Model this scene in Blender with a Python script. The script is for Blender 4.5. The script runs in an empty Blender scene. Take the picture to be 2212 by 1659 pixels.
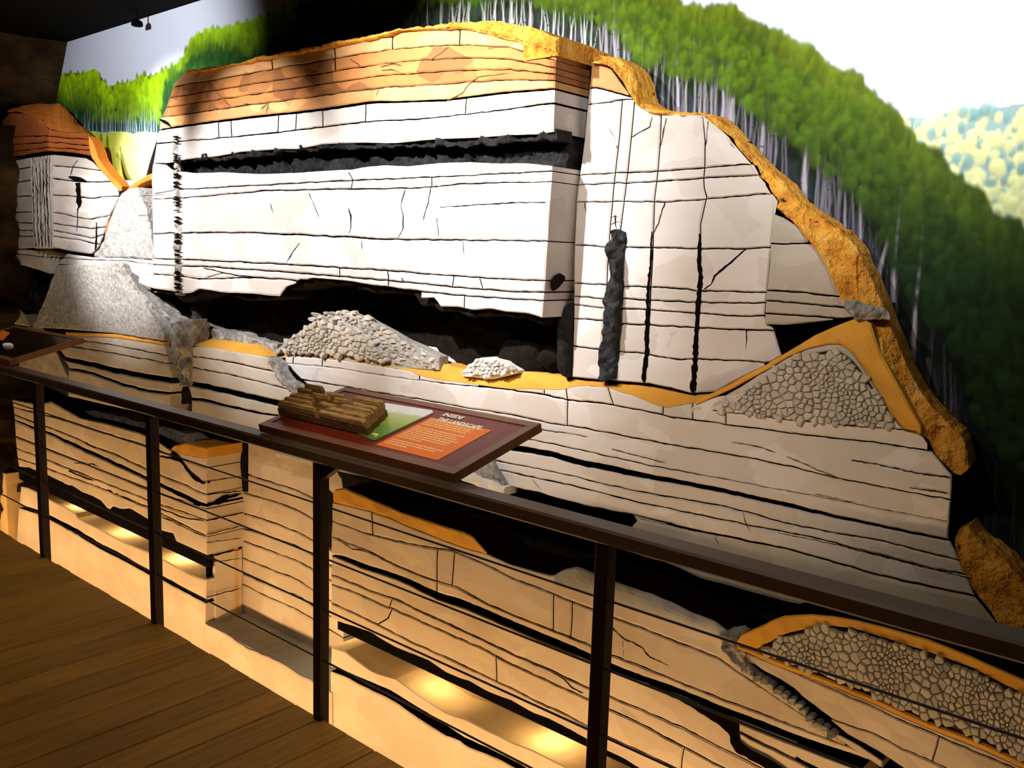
import bpy, math, random
import numpy as np
from mathutils import Matrix, Vector

random.seed(7)
RNG = np.random.default_rng(11)
SC = bpy.context.scene
COL = SC.collection

# ------------------------------------------------------------------ camera
FPX, PITCH, ROLL, YAW, CAM_H = 1920.0, math.radians(8.12958), math.radians(1.74733), math.radians(40.95054), 1.65
PW, PH = 2212.0, 1659.0
_f = np.array([-math.sin(YAW) * math.cos(PITCH), math.cos(YAW) * math.cos(PITCH), -math.sin(PITCH)])
_r0 = np.array([math.cos(YAW), math.sin(YAW), 0.0])
_u0 = np.cross(_r0, _f)
CR = math.cos(ROLL) * _r0 + math.sin(ROLL) * _u0
CU = -math.sin(ROLL) * _r0 + math.cos(ROLL) * _u0
CF = _f
CAMP = np.array([0.0, 0.0, CAM_H])
cd = bpy.data.cameras.new('camera')
cam = bpy.data.objects.new('camera', cd)
COL.objects.link(cam)
cd.sensor_width = 36.0
cd.lens = FPX / PW * 36.0
cd.clip_start = 0.05
cam.matrix_world = Matrix(((CR[0], CU[0], -CF[0], 0), (CR[1], CU[1], -CF[1], 0), (CR[2], CU[2], -CF[2], CAM_H), (0, 0, 0, 1)))
SC.camera = cam

# ------------------------------------------------------------------ world, lights, exposure
SC.view_settings.view_transform = 'Standard'
SC.view_settings.look = 'None'
SC.view_settings.gamma = 1.0
SC.view_settings.use_curve_mapping = False
SC.view_settings.exposure = 0.0
w = bpy.data.worlds.new('world')
SC.world = w
w.use_nodes = True
w.node_tree.nodes['Background'].inputs[0].default_value = (1.0, 0.8, 0.55, 1)
w.node_tree.nodes['Background'].inputs[1].default_value = 0.006


def spot(name, loc, target, power, size, blend, col, radius=0.03):
    l = bpy.data.lights.new(name, 'SPOT')
    l.energy = power; l.spot_size = math.radians(size); l.spot_blend = blend
    l.color = col; l.shadow_soft_size = radius
    o = bpy.data.objects.new(name, l); COL.objects.link(o)
    o.location = loc
    o.rotation_euler = (Vector(target) - Vector(loc)).to_track_quat('-Z', 'Y').to_euler()
    return o


def area(name, loc, target, power, sx, sy, col):
    l = bpy.data.lights.new(name, 'AREA')
    l.shape = 'RECTANGLE'; l.size = sx; l.size_y = sy; l.energy = power; l.color = col
    o = bpy.data.objects.new(name, l); COL.objects.link(o)
    o.location = loc
    d = (Vector(target) - Vector(loc)).normalized()
    z = -d; x = Vector((1, 0, 0)); y = z.cross(x).normalized(); x = y.cross(z)
    o.matrix_world = Matrix(((x.x, y.x, z.x, loc[0]), (x.y, y.y, z.y, loc[1]), (x.z, y.z, z.z, loc[2]), (0, 0, 0, 1)))
    return o


COOL = (1.0, 0.97, 0.95); AMBER = (1.0, 0.63, 0.27)
spot('cliff_spot', (-5.75, 0.8, 3.1), (-5.85, 2.8, 2.12), 850, 47, 0.6, COOL)
spot('cliff_spot', (-4.35, 0.8, 3.1), (-4.35, 2.8, 1.86), 600, 42, 0.6, COOL)
spot('cliff_spot', (-2.95, 0.8, 3.1), (-2.85, 2.8, 2.10), 900, 54, 0.95, COOL)
spot('sky_spot', (-0.7, 1.3, 3.1), (-1.1, 3.2, 2.9), 340, 78, 0.9, (0.97, 0.98, 1.0))
spot('hill_spot', (-5.5, 1.2, 3.14), (-6.3, 3.2, 2.72), 190, 84, 0.8, (1.0, 0.97, 0.95))
spot('slope_spot', (-1.9, 0.3, 3.1), (-1.85, 2.95, 1.85), 215, 54, 0.95, (1.0, 0.90, 0.80))
spot('base_or_added_fill_spot', (-5.2, 0.4, 3.1), (-5.2, 2.9, 0.9), 45, 74, 0.9, (1.0, 0.92, 0.85))
spot('base_or_added_fill_spot', (-1.3, 0.3, 3.1), (-1.3, 2.9, 0.7), 60, 80, 0.9, (1.0, 0.82, 0.62))  # added fill that lifts the dim right end of the base
spot('added_panel_spot', (-1.9, 1.0, 3.15), (-2.28, 2.02, 1.06), 75, 25, 0.7, (1.0, 0.88, 0.72))  # unseen lamp added to brighten the reading panel
area('pit_strip', (-4.3, 2.0, -0.86), (-4.3, 2.8, -0.50), 92, 8.4, 0.04, AMBER)
area('room_glow', (-3.2, 0.9, 3.12), (-3.2, 0.55, 0.0), 10.5, 4.5, 0.5, (1.0, 0.70, 0.15))


# ------------------------------------------------------------------ helpers: rays and planes


def ray(px, py):
    px = np.asarray(px, float); py = np.asarray(py, float)
    return ((px - PW / 2) / FPX)[..., None] * CR - ((py - PH / 2) / FPX)[..., None] * CU + CF


class Plane:
    """n.p = d ; inward = unit vector from the face into the body"""
    def __init__(s, n, d, inward=None):
        s.n = np.array(n, float); s.d = d
        s.inward = np.array(inward if inward is not None else n, float)

    def un(s, px, py):
        r = ray(px, py)
        t = (s.d - CAMP @ s.n) / (r @ s.n)
        return CAMP + r * t[..., None]


def YP(y): return Plane((0, 1, 0), y)


def VP(pa, ya, pb, yb):
    """vertical plane through two photo points lying at depths ya and yb"""
    a = YP(ya).un(*pa); b = YP(yb).un(*pb)
    t = b - a; t[2] = 0; t /= np.linalg.norm(t)
    n = np.array([-t[1], t[0], 0.0])
    if n[1] < 0: n = -n
    return Plane(n, float(n @ a), n)


def ZP(z): return Plane((0, 0, 1), z, (0, 0, -1))


def on(p, pl): return pl.un(np.array(p[0], float), np.array(p[1], float))


def project(P):
    v = P - CAMP
    z = v @ CF
    return PW / 2 + FPX * (v @ CR) / z, PH / 2 - FPX * (v @ CU) / z


# ------------------------------------------------------------------ helpers: curves and noise


def curve(pts, wob=0.0, seed=0, freq=0.05):
    """polyline -> function; points are (x, y); straight extension at the ends"""
    a = np.array(pts, float)
    xs, ys = a[:, 0], a[:, 1]
    m0 = (ys[1] - ys[0]) / (xs[1] - xs[0]) if len(xs) > 1 else 0
    m1 = (ys[-1] - ys[-2]) / (xs[-1] - xs[-2]) if len(xs) > 1 else 0
    k = np.arange(4096)
    tab = np.random.default_rng(1000 + seed).uniform(-1, 1, 4096)

    def f(x):
        x = np.asarray(x, float)
        y = np.interp(x, xs, ys)
        y = np.where(x < xs[0], ys[0] + (x - xs[0]) * m0, y)
        y = np.where(x > xs[-1], ys[-1] + (x - xs[-1]) * m1, y)
        if wob:
            q = x * freq; i = np.floor(q).astype(int); fr = q - i; fr = fr * fr * (3 - 2 * fr)
            y = y + wob * (tab[i % 4096] * (1 - fr) + tab[(i + 1) % 4096] * fr)
            q = x * freq * 3.7 + 91; i = np.floor(q).astype(int); fr = q - i
            y = y + wob * .5 * (tab[i % 4096] * (1 - fr) + tab[(i + 1) % 4096] * fr)
        return y
    return f


def xcurve(pts):
    """polyline given as (x, y) running down -> x as a function of y"""
    a = np.array(pts, float)
    return lambda y: np.interp(np.asarray(y, float), a[:, 1], a[:, 0])


def ycurve(pts):
    """the same with points given as (y, x)"""
    return xcurve([(p[1], p[0]) for p in pts])


def vnoise(P, scale, seed=0):
    q = P * scale + seed * 17.31
    i = np.floor(q).astype(np.int64); f = q - i; f = f * f * (3 - 2 * f)

    def h(a, b, c):
        n = (a * 73856093) ^ (b * 19349663) ^ (c * 83492791) ^ (seed * 2654435)
        n = (n ^ (n >> 13)) * 1274126177
        n = n & 0x7fffffff
        n = (n ^ (n >> 16)) & 0xffff
        return n / 32767.5 - 1.0
    x, y, z = i[..., 0], i[..., 1], i[..., 2]
    fx, fy, fz = f[..., 0], f[..., 1], f[..., 2]
    c = [[[h(x + a, y + b, z + d) for d in (0, 1)] for b in (0, 1)] for a in (0, 1)]
    l = lambda u, v, t: u + (v - u) * t
    return l(l(l(c[0][0][0], c[0][0][1], fz), l(c[0][1][0], c[0][1][1], fz), fy),
             l(l(c[1][0][0], c[1][0][1], fz), l(c[1][1][0], c[1][1][1], fz), fy), fx)


def fbm(P, scale, seed=0, octs=3):
    s = 0; a = 1.0
    for k in range(octs):
        s = s + a * vnoise(P, scale * 2 ** k, seed + k); a *= .5
    return s


def relief(P):
    """the gentle unevenness of the moulded rock faces (metres, outward)"""
    Q = P * np.array([1.0, 1.0, 2.2])
    return 0.004 * vnoise(Q, 4.0, 5) + 0.0022 * vnoise(Q, 13.0, 6)


# ------------------------------------------------------------------ helpers: objects
ROOT = {}


def tag(o, label=None, cat=None, group=None, kind=None):
    if label: o['label'] = label
    if cat: o['category'] = cat
    if group: o['group'] = group
    if kind: o['kind'] = kind
    return o


def empty(name, loc=(0, 0, 0), parent=None, **k):
    o = bpy.data.objects.new(name, None)
    o.empty_display_size = .1
    COL.objects.link(o)
    if parent:
        o.parent = parent; ROOT[o] = ROOT[parent]
    else:
        o.location = loc; ROOT[o] = np.array(loc, float)
    return tag(o, **k)


def mesh_obj(name, verts, faces, mat, parent=None, smooth=False, loc=None, mat2=None, idx2=None, **k):
    v = np.asarray(verts, float)
    org = np.zeros(3)
    if parent is not None: org = ROOT[parent]
    elif loc is not None: org = np.array(loc, float)
    me = bpy.data.meshes.new(name)
    me.from_pydata((v - org).tolist(), [], [list(map(int, f)) for f in faces])
    me.update()
    if smooth: me.polygons.foreach_set('use_smooth', [True] * len(me.polygons))
    me.materials.append(mat)
    if mat2 is not None:
        me.materials.append(mat2)
        me.polygons.foreach_set('material_index', idx2)
    o = bpy.data.objects.new(name, me)
    COL.objects.link(o)
    if parent is not None:
        o.parent = parent; ROOT[o] = ROOT[parent]
    else:
        o.location = org; ROOT[o] = org
    return tag(o, **k)


def grid_faces(nr, nc, ok=None):
    F = []
    for i in range(nr - 1):
        for j in range(nc - 1):
            if ok is None or (ok[i, j] and ok[i + 1, j] and ok[i, j + 1] and ok[i + 1, j + 1]):
                F.append((i * nc + j, (i + 1) * nc + j, (i + 1) * nc + j + 1, i * nc + j + 1))
    return F


def extrude_back(V, F, vec):
    """closes a front sheet: boundary edges get walls running back by vec (array per vertex or one)"""
    cnt = {}
    for f in F:
        n = len(f)
        for a in range(n):
            e = (f[a], f[(a + 1) % n])
            cnt[e] = cnt.get(e, 0) + 1
    b = [e for e in cnt if (e[1], e[0]) not in cnt]
    V = [tuple(v) for v in V]; F = list(F); mp = {}
    vec = np.asarray(vec, float)
    for a, c in b:
        for i in (a, c):
            if i not in mp:
                mp[i] = len(V); d = vec if vec.ndim == 1 else vec[i]
                V.append(tuple(np.array(V[i]) + d))
        F.append((c, a, mp[a], mp[c]))
    return V, F


def compact(V, F):
    used = sorted({i for f in F for i in f}); mp = {u: k for k, u in enumerate(used)}
    return [V[u] for u in used], [tuple(mp[i] for i in f) for f in F], used


def piece(name, parent, plane, top, bot, xl, xr, mat, thick=.2, step=9.0, rows=3, bev=.005, bpx=2.6,
          rough=None, amp=1.0, bulge=None, min_th=1.3, plane_top=None, walls=None, ret=True, **k):
    """one slab of rock: outline in the photo's pixels, laid on a real plane, bevelled edge, walls running back.
    top, bot: y(x); xl, xr: x(y)."""
    yg = 700.0
    for it in range(6):
        xa = float(xl(np.array(yg))); xb = float(xr(np.array(yg)))
        xg = np.linspace(xa, xb, 15); yg = float(np.mean((top(xg) + bot(xg)) / 2))
    wpx = max(4.0, xb - xa)
    n = max(3, int(math.ceil(wpx / step)) + 1)
    e = min(.25, bpx / wpx)
    s = np.concatenate([[0, e], np.linspace(0, 1, n)[1:-1], [1 - e, 1]]); s.sort()
    s = s[np.concatenate([[True], np.diff(s) > 1e-4])]
    th = max(2.0, float(np.median(np.maximum(bot(xg) - top(xg), 0))))
    et = min(.3, bpx / th)
    t = np.concatenate([[0, et], np.linspace(et, 1 - et, rows)[1:-1], [1 - et, 1]])
    S, T = np.meshgrid(s, t)
    X = xl(np.full(S.shape, yg)) * (1 - S) + xr(np.full(S.shape, yg)) * S
    for it in range(5):
        Y = top(X) * (1 - T) + bot(X) * T
        X = xl(Y) * (1 - S) + xr(Y) * S
    Y = top(X) * (1 - T) + bot(X) * T
    okc = (bot(X) - top(X)).min(axis=0) > min_th
    if not (okc[:-1] & okc[1:]).any(): return None
    if plane_top is None:
        P = plane.un(X, Y)
    else:
        A = plane_top.un(X, Y); B = plane.un(X, Y); P = A * (1 - T[..., None]) + B * T[..., None]
    out = -plane.inward
    d = amp * relief(P)
    if rough: d = d + rough[0] * fbm(P, rough[1], rough[2] if len(rough) > 2 else 3, 3)
    if bulge: d = d + bulge * np.sin(math.pi * np.clip(S, 0, 1)) ** .7 * np.sin(math.pi * T) ** .7
    edge = np.zeros(S.shape)
    edge[0] = edge[-1] = 1; edge[:, 0] = edge[:, -1] = 1
    d = d - bev * edge
    P = P + d[..., None] * out
    res = None
    nc = len(s); j = 0
    while j < nc:                       # one object per unbroken run of columns
        if not okc[j]: j += 1; continue
        j2 = j
        while j2 + 1 < nc and okc[j2 + 1]: j2 += 1
        if j2 > j:
            m = np.zeros(S.shape, bool); m[:, j:j2 + 1] = True
            V, F, used = compact([tuple(v) for v in P.reshape(-1, 3)], grid_faces(len(t), nc, m))
            nf = len(F)
            V, F = extrude_back(V, F, plane.inward * thick)
            ix = None
            if walls is not None:
                right = {q for q, u in enumerate(used) if ret and u % nc == nc - 1}
                ix = [0] * nf + [0 if (f[0] in right and f[1] in right) else 1 for f in F[nf:]]
            res = mesh_obj(name, V, F, mat, parent, mat2=walls, idx2=ix, **k)
        j = j2 + 1
    return res


def const(v): return lambda y: np.full(np.shape(y), float(v))


def strata(parent, plane, beds, xl, xr, mats, thick, cuts=(), seed=0, name='rock_layer', **k):
    """beds: list of polylines [(x, y) or (x, y, gap)]; the slabs lie between neighbours.
    mats: one material or a list per slab (None = leave a void). cuts: {slab index: [polyline of a vertical crack]}"""
    fs = []
    for i, b in enumerate(beds):
        p = [(q[0], q[1]) for q in b]
        g = [(q[0], q[2] if len(q) > 2 else 3.0) for q in b]
        wob = 0 if i in (0, len(beds) - 1) else .9
        fs.append((curve(p, wob, seed * 37 + i, .06), curve(g), i))
    cuts = dict(cuts)
    k.setdefault('walls', M['joint']); ends = k.pop('ends', True)
    f0 = fs[0][0]; fz = fs[-1][0]
    for i in range(len(beds) - 1):
        m = mats[i] if isinstance(mats, (list, tuple)) else mats
        if m is None: continue
        (ft, gt, a), (fb, gb, b) = fs[i], fs[i + 1]
        hi = i * 13 + seed
        jt = curve([(0, 0), (1, 0)], .5, hi + 500, .15); jb = curve([(0, 0), (1, 0)], .5, hi + 700, .15)
        t_ = (lambda f, g, j: lambda x: np.maximum(f(x) + np.maximum(g(x), 0) / 2 + j(x), f0(x)))(ft, gt, jt)
        b_ = (lambda f, g, j: lambda x: np.minimum(f(x) - np.maximum(g(x), 0) / 2 + j(x), fz(x)))(fb, gb, jb)
        edges = [xl] + [xcurve(c) for c in cuts.get(i, [])] + [xr]
        for q in range(len(edges) - 1):
            l_, r_ = edges[q], edges[q + 1]
            l2 = l_ if q == 0 else (lambda f: lambda y: f(y) + 1.1)(l_)
            r2 = r_ if q == len(edges) - 2 else (lambda f: lambda y: f(y) - 1.1)(r_)
            piece(name, parent, plane, t_, b_, l2, r2, m, thick, ret=(ends and q == len(edges) - 2), **k)


def ribbon(parent, plane, lines, mat, name='crack', lift=.0016):
    """thin scored lines that do not run through: narrow strips lying just on the face, joined"""
    V = []; F = []
    for ln in lines:
        p = np.array([(q[0], q[1]) for q in ln], float)
        wd = np.array([q[2] if len(q) > 2 else 2.0 for q in ln], float)
        seg = np.r_[0, np.cumsum(np.hypot(*np.diff(p, axis=0).T))]
        n = max(3, int(seg[-1] / 7))
        u = np.linspace(0, seg[-1], n)
        x = np.interp(u, seg, p[:, 0]); y = np.interp(u, seg, p[:, 1]); ww = np.interp(u, seg, wd)
        j = RNG.uniform(-.9, .9, (2, n)); j[:, 0] = j[:, -1] = 0
        x = x + j[0]; y = y + j[1]
        dx = np.gradient(x); dy = np.gradient(y); L = np.hypot(dx, dy) + 1e-6
        ww = ww * RNG.uniform(.55, 1.25, n); ww[-1] *= .2
        ax, ay = x - dy / L * ww / 2, y + dx / L * ww / 2
        bx, by = x + dy / L * ww / 2, y - dx / L * ww / 2
        for q in ((ax, ay), (bx, by)):
            P = plane.un(*q)
            P = P + (relief(P) + lift)[:, None] * -plane.inward
            V += [tuple(v) for v in P]
        b0 = len(V) - 2 * n
        F += [(b0 + i, b0 + i + 1, b0 + n + i + 1, b0 + n + i) for i in range(n - 1)]
    return mesh_obj(name, V, F, mat, parent, kind='stuff')


def box(bm_v, bm_f, lo, hi):
    b = len(bm_v)
    for z in (lo[2], hi[2]):
        for (x, y) in ((lo[0], lo[1]), (hi[0], lo[1]), (hi[0], hi[1]), (lo[0], hi[1])):
            bm_v.append((x, y, z))
    for f in ((0, 3, 2, 1), (4, 5, 6, 7), (0, 1, 5, 4), (1, 2, 6, 5), (2, 3, 7, 6), (3, 0, 4, 7)):
        bm_f.append(tuple(b + i for i in f))


def bevelled_box(lo, hi, r):
    """box with chamfered edges (24 verts)"""
    lo = np.array(lo, float); hi = np.array(hi, float)
    V = []; idx = {}
    for sx in (0, 1):
        for sy in (0, 1):
            for sz in (0, 1):
                c = np.where([sx, sy, sz], hi, lo); sg = np.where([sx, sy, sz], -1, 1)
                for ax in range(3):
                    p = c.copy().astype(float)
                    for o in range(3):
                        if o != ax: p[o] += sg[o] * r
                    idx[(sx, sy, sz, ax)] = len(V); V.append(tuple(p))
    F = []
    for ax in range(3):
        for sd in (0, 1):
            o = [a for a in range(3) if a != ax]
            q = []
            for (u, v) in ((0, 0), (1, 0), (1, 1), (0, 1)):
                k = [0, 0, 0]; k[ax] = sd; k[o[0]] = u; k[o[1]] = v
                q.append(idx[(k[0], k[1], k[2], ax)])
            F.append(tuple(q))
    for a in range(3):           # edge chamfers, edge runs along a
        o = [x for x in range(3) if x != a]
        for u in (0, 1):
            for v in (0, 1):
                k0 = [0, 0, 0]; k1 = [0, 0, 0]
                k0[o[0]] = k1[o[0]] = u; k0[o[1]] = k1[o[1]] = v; k1[a] = 1
                F.append((idx[(*k0, o[0])], idx[(*k1, o[0])], idx[(*k1, o[1])], idx[(*k0, o[1])]))
    for sx in (0, 1):
        for sy in (0, 1):
            for sz in (0, 1):
                F.append(tuple(idx[(sx, sy, sz, a)] for a in range(3)))
    return V, F


def fix_normals(o):
    import bmesh
    bm = bmesh.new(); bm.from_mesh(o.data)
    bmesh.ops.recalc_face_normals(bm, faces=bm.faces)
    bm.to_mesh(o.data); bm.free()
    return o


def bbox_obj(name, lo, hi, r, mat, parent=None, **k):
    V, F = bevelled_box(lo, hi, r)
    return fix_normals(mesh_obj(name, V, F, mat, parent, **k))


def tube(name, a, b, r, mat, parent=None, n=8, **k):
    a = np.array(a, float); b = np.array(b, float); d = (b - a) / np.linalg.norm(b - a)
    h = np.array([0, 0, 1.0]) if abs(d[2]) < .9 else np.array([1.0, 0, 0])
    u = np.cross(d, h); u /= np.linalg.norm(u); v = np.cross(d, u)
    V = [tuple(p + r * (math.cos(t) * u + math.sin(t) * v)) for p in (a, b) for t in np.linspace(0, 2 * math.pi, n, endpoint=False)]
    F = [(i, (i + 1) % n, n + (i + 1) % n, n + i) for i in range(n)] + [tuple(range(n))[::-1], tuple(range(n, 2 * n))]
    return fix_normals(mesh_obj(name, V, F, mat, parent, **k))


def inside(poly, x, y):
    c = False; n = len(poly); j = n - 1
    for i in range(n):
        xi, yi = poly[i][:2]; xj, yj = poly[j][:2]
        if (yi > y) != (yj > y) and x < (xj - xi) * (y - yi) / (yj - yi) + xi: c = not c
        j = i
    return c


def voronoi_cells(poly, spacing, seed, stretch=1.0, angle=0.0, var=.5):
    """cells (pixel polygons) of scattered seeds whose centres fall inside poly"""
    rg = np.random.default_rng(seed)
    xs = [p[0] for p in poly]; ys = [p[1] for p in poly]
    m = spacing * 2
    x0, x1, y0, y1 = min(xs) - m, max(xs) + m, min(ys) - m, max(ys) + m
    ca, sa = math.cos(angle), math.sin(angle)
    pts = []
    n = int((x1 - x0) * (y1 - y0) / spacing ** 2 * 6)
    cell = {}
    for _ in range(n):
        x, y = rg.uniform(x0, x1), rg.uniform(y0, y1)
        big = 1 + var * math.sin(x * .031 + 1.3 * math.sin(y * .05)) * math.cos(y * .043 + 2)
        r = spacing * big * rg.choice([.6, .8, 1.05, 1.75], p=[.3, .33, .25, .12])
        gx, gy = int(x // spacing), int(y // spacing); good = True
        for ax in range(gx - 2, gx + 3):
            for ay in range(gy - 2, gy + 3):
                for (qx, qy, qr) in cell.get((ax, ay), ()):
                    ddx, ddy = qx - x, qy - y
                    u = (ddx * ca + ddy * sa) / stretch; v = (-ddx * sa + ddy * ca) * stretch ** .5
                    if u * u + v * v < (min(r, qr) * .55 + max(r, qr) * .35) ** 2: good = False; break
                if not good: break
            if not good: break
        if good:
            pts.append((x, y)); cell.setdefault((gx, gy), []).append((x, y, r))
    P = np.array(pts); out = []
    A = np.stack([(P[:, 0] * ca + P[:, 1] * sa) / stretch, (-P[:, 0] * sa + P[:, 1] * ca) * stretch ** .5], 1)
    for i, (x, y) in enumerate(pts):
        if not inside(poly, x, y): continue
        dd = np.hypot(*(A - A[i]).T); nb = np.argsort(dd)[1:18]
        R = spacing * 3
        pg = [A[i] + np.array(q) * R for q in ((-1, -1), (1, -1), (1, 1), (-1, 1))]
        for j in nb:
            mid = (A[i] + A[j]) / 2; nv = A[j] - A[i]
            new = []
            for q in range(len(pg)):
                a, b = pg[q], pg[(q + 1) % len(pg)]
                da, db = (a - mid) @ nv, (b - mid) @ nv
                if da <= 0: new.append(a)
                if da * db < 0: new.append(a + (b - a) * da / (da - db))
            pg = new
            if len(pg) < 3: break
        if len(pg) < 3: continue
        pg = [np.array([(q[0] * stretch) * ca - (q[1] / stretch ** .5) * sa, (q[0] * stretch) * sa + (q[1] / stretch ** .5) * ca]) for q in pg]
        # merge tiny edges
        pg2 = [pg[0]]
        for q in pg[1:]:
            if np.hypot(*(q - pg2[-1])) > 1.2: pg2.append(q)
        if len(pg2) >= 3: out.append((np.array([x, y]), pg2))
    return out


def stone_mesh(c, pg, plane, gap, height, rg, tilt=.5):
    """rounded stone: two rings and a crown over a voronoi cell"""
    pg = np.array(pg); cen = pg.mean(0)
    size = float(np.mean(np.hypot(*(pg - cen).T)))
    k0 = max(.55, 1 - gap / max(size, 1)); k1 = k0 * .72
    n = len(pg)
    ring0 = cen + (pg - cen) * k0; ring1 = cen + (pg - cen) * k1
    hh = height * rg.uniform(.6, 1.25)
    tl = rg.uniform(-tilt, tilt, 2)
    out = -plane.inward
    V = []
    for ring, h in ((ring0, -.014), (ring0, hh * .45), (ring1, hh)):
        P = plane.un(ring[:, 0], ring[:, 1])
        hv = h * (1 + ((ring - cen) / max(size, 1)) @ tl * (1 if h > 0 else 0))
        V += [tuple(p) for p in P + hv[:, None] * out]
    F = []
    for a in (0, 1):
        for i in range(n):
            j = (i + 1) % n
            F.append((a * n + i, a * n + j, (a + 1) * n + j, (a + 1) * n + i))
    F.append(tuple(range(2 * n, 3 * n)))
    return V, F, size


PENDING = []      # every stone of every pile, sorted by size later


def pile(parent, poly, spacing, plane, mat, seed, gap=1.0, height=.012, stretch=1.0, angle=0.0, planef=None, tilt=.5):
    rg = np.random.default_rng(seed + 77)
    for c, pg in voronoi_cells(poly, spacing, seed, stretch, angle):
        pl = plane if planef is None else planef(c)
        V, F, size = stone_mesh(c, pg, pl, gap, height, rg, tilt)
        PENDING.append((size, V, F, mat, parent))

# ------------------------------------------------------------------ materials
def lin(c):
    return tuple(((v / 255) / 12.92 if v / 255 <= .04045 else ((v / 255 + .055) / 1.055) ** 2.4) for v in c)


class NT:
    def __init__(s, name):
        s.m = bpy.data.materials.new(name); s.m.use_nodes = True
        s.t = s.m.node_tree; s.b = s.t.nodes['Principled BSDF']
        s.g = s.t.nodes.new('ShaderNodeNewGeometry')

    def n(s, kind, **k):
        o = s.t.nodes.new(kind)
        for a, v in k.items(): setattr(o, a, v)
        return o

    def l(s, a, b): s.t.links.new(a, b)

    def pos(s, sc=(1, 1, 1)):
        v = s.n('ShaderNodeVectorMath', operation='MULTIPLY')
        s.l(s.g.outputs['Position'], v.inputs[0]); v.inputs[1].default_value = sc
        return v.outputs[0]

    def noise(s, scale, sc=(1, 1, 1), det=3, rough=.55, dist=0):
        q = s.n('ShaderNodeTexNoise'); s.l(s.pos(sc), q.inputs['Vector'])
        q.inputs['Scale'].default_value = scale; q.inputs['Detail'].default_value = det
        q.inputs['Roughness'].default_value = rough; q.inputs['Distortion'].default_value = dist
        return q.outputs['Fac']

    def ramp(s, fac, stops):
        r = s.n('ShaderNodeValToRGB'); e = r.color_ramp.elements
        while len(e) < len(stops): e.new(.5)
        for i, (p, c) in enumerate(stops):
            e[i].position = p; e[i].color = (*c, 1) if len(c) == 3 else c
        s.l(fac, r.inputs[0]); return r.outputs[0]

    def mix(s, fac, a, b, mode='MIX'):
        x = s.n('ShaderNodeMix', data_type='RGBA', blend_type=mode)
        for sock, v in ((x.inputs[0], fac), (x.inputs[6], a), (x.inputs[7], b)):
            if hasattr(v, 'links'): s.l(v, sock)
            elif isinstance(v, (int, float)): sock.default_value = v
            else: sock.default_value = (*v, 1)
        return x.outputs[2]

    def bump(s, h, strength, dist=.01):
        b = s.n('ShaderNodeBump'); s.l(h, b.inputs['Height'])
        b.inputs['Strength'].default_value = strength; b.inputs['Distance'].default_value = dist
        s.l(b.outputs[0], s.b.inputs['Normal'])

    def done(s, col, rough=.9, spec=.2):
        if hasattr(col, 'links'): s.l(col, s.b.inputs['Base Color'])
        else: s.b.inputs['Base Color'].default_value = (*col, 1)
        s.b.inputs['Roughness'].default_value = rough
        s.b.inputs['Specular IOR Level'].default_value = spec
        return s.m


def rock_mat(name, ca, cb, cc, amt=.5, patch=1.0, bump=.25):
    """plaster rock painted in overlapping dabs"""
    t = NT(name)
    big = t.ramp(t.noise(1.6, (1, 1, 1.6), 4), [(.36, ca), (.62, cb)])
    v = t.n('ShaderNodeTexVoronoi', feature='F1'); v.inputs['Scale'].default_value = 5.0 * patch
    nz = t.n('ShaderNodeTexNoise'); t.l(t.pos((1, 1, 1)), nz.inputs['Vector']); nz.inputs['Scale'].default_value = 4
    ad = t.n('ShaderNodeVectorMath', operation='MULTIPLY_ADD'); t.l(nz.outputs['Color'], ad.inputs[0])
    ad.inputs[1].default_value = (.25, .25, .25); t.l(t.pos((.8, .5, 1.5)), ad.inputs[2])
    t.l(ad.outputs[0], v.inputs['Vector'])
    sp = t.n('ShaderNodeSeparateColor'); t.l(v.outputs['Color'], sp.inputs[0])
    dab = t.ramp(sp.outputs[0], [(.0, (0, 0, 0)), (.45, (.1, .1, .1)), (.55, (.75, .75, .75)), (1, (1, 1, 1))])
    f = t.n('ShaderNodeMath', operation='MULTIPLY'); t.l(dab, f.inputs[0]); f.inputs[1].default_value = amt
    c = t.mix(f.outputs[0], big, cc)
    oi = t.n('ShaderNodeObjectInfo')
    hs = t.n('ShaderNodeHueSaturation'); t.l(c, hs.inputs['Color'])
    mr = t.n('ShaderNodeMapRange'); t.l(oi.outputs['Random'], mr.inputs[0]); mr.inputs[3].default_value = .93; mr.inputs[4].default_value = 1.07
    t.l(mr.outputs[0], hs.inputs['Value'])
    fine = t.noise(70, (1, 1, 1), 4, .6)
    t.bump(fine, bump, .004)
    return t.done(hs.outputs[0], .92, .12)


def speckle_mat(name, ca, cb, cc, scale=60, bump=.8):
    t = NT(name)
    a = t.ramp(t.noise(scale, (1, 1, 1), 5, .7), [(.35, cc), (.47, ca), (.62, cb)])
    b = t.ramp(t.noise(3, (1, 1, 1), 3), [(.35, ca), (.65, cb)])
    t.bump(t.noise(scale * .8, (1, 1, 1), 5, .7), bump, .012)
    return t.done(t.mix(.45, a, b), .95, .1)


def flat_mat(name, col, rough=.6, spec=.3, var=.0, scale=8, sc=(1, 1, 1), metallic=0):
    t = NT(name)
    c = col
    if var:
        c = t.ramp(t.noise(scale, sc, 4), [(.3, tuple(max(0, v * (1 - var)) for v in col)), (.7, tuple(v * (1 + var) for v in col))])
    t.b.inputs['Metallic'].default_value = metallic
    return t.done(c, rough, spec)


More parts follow.
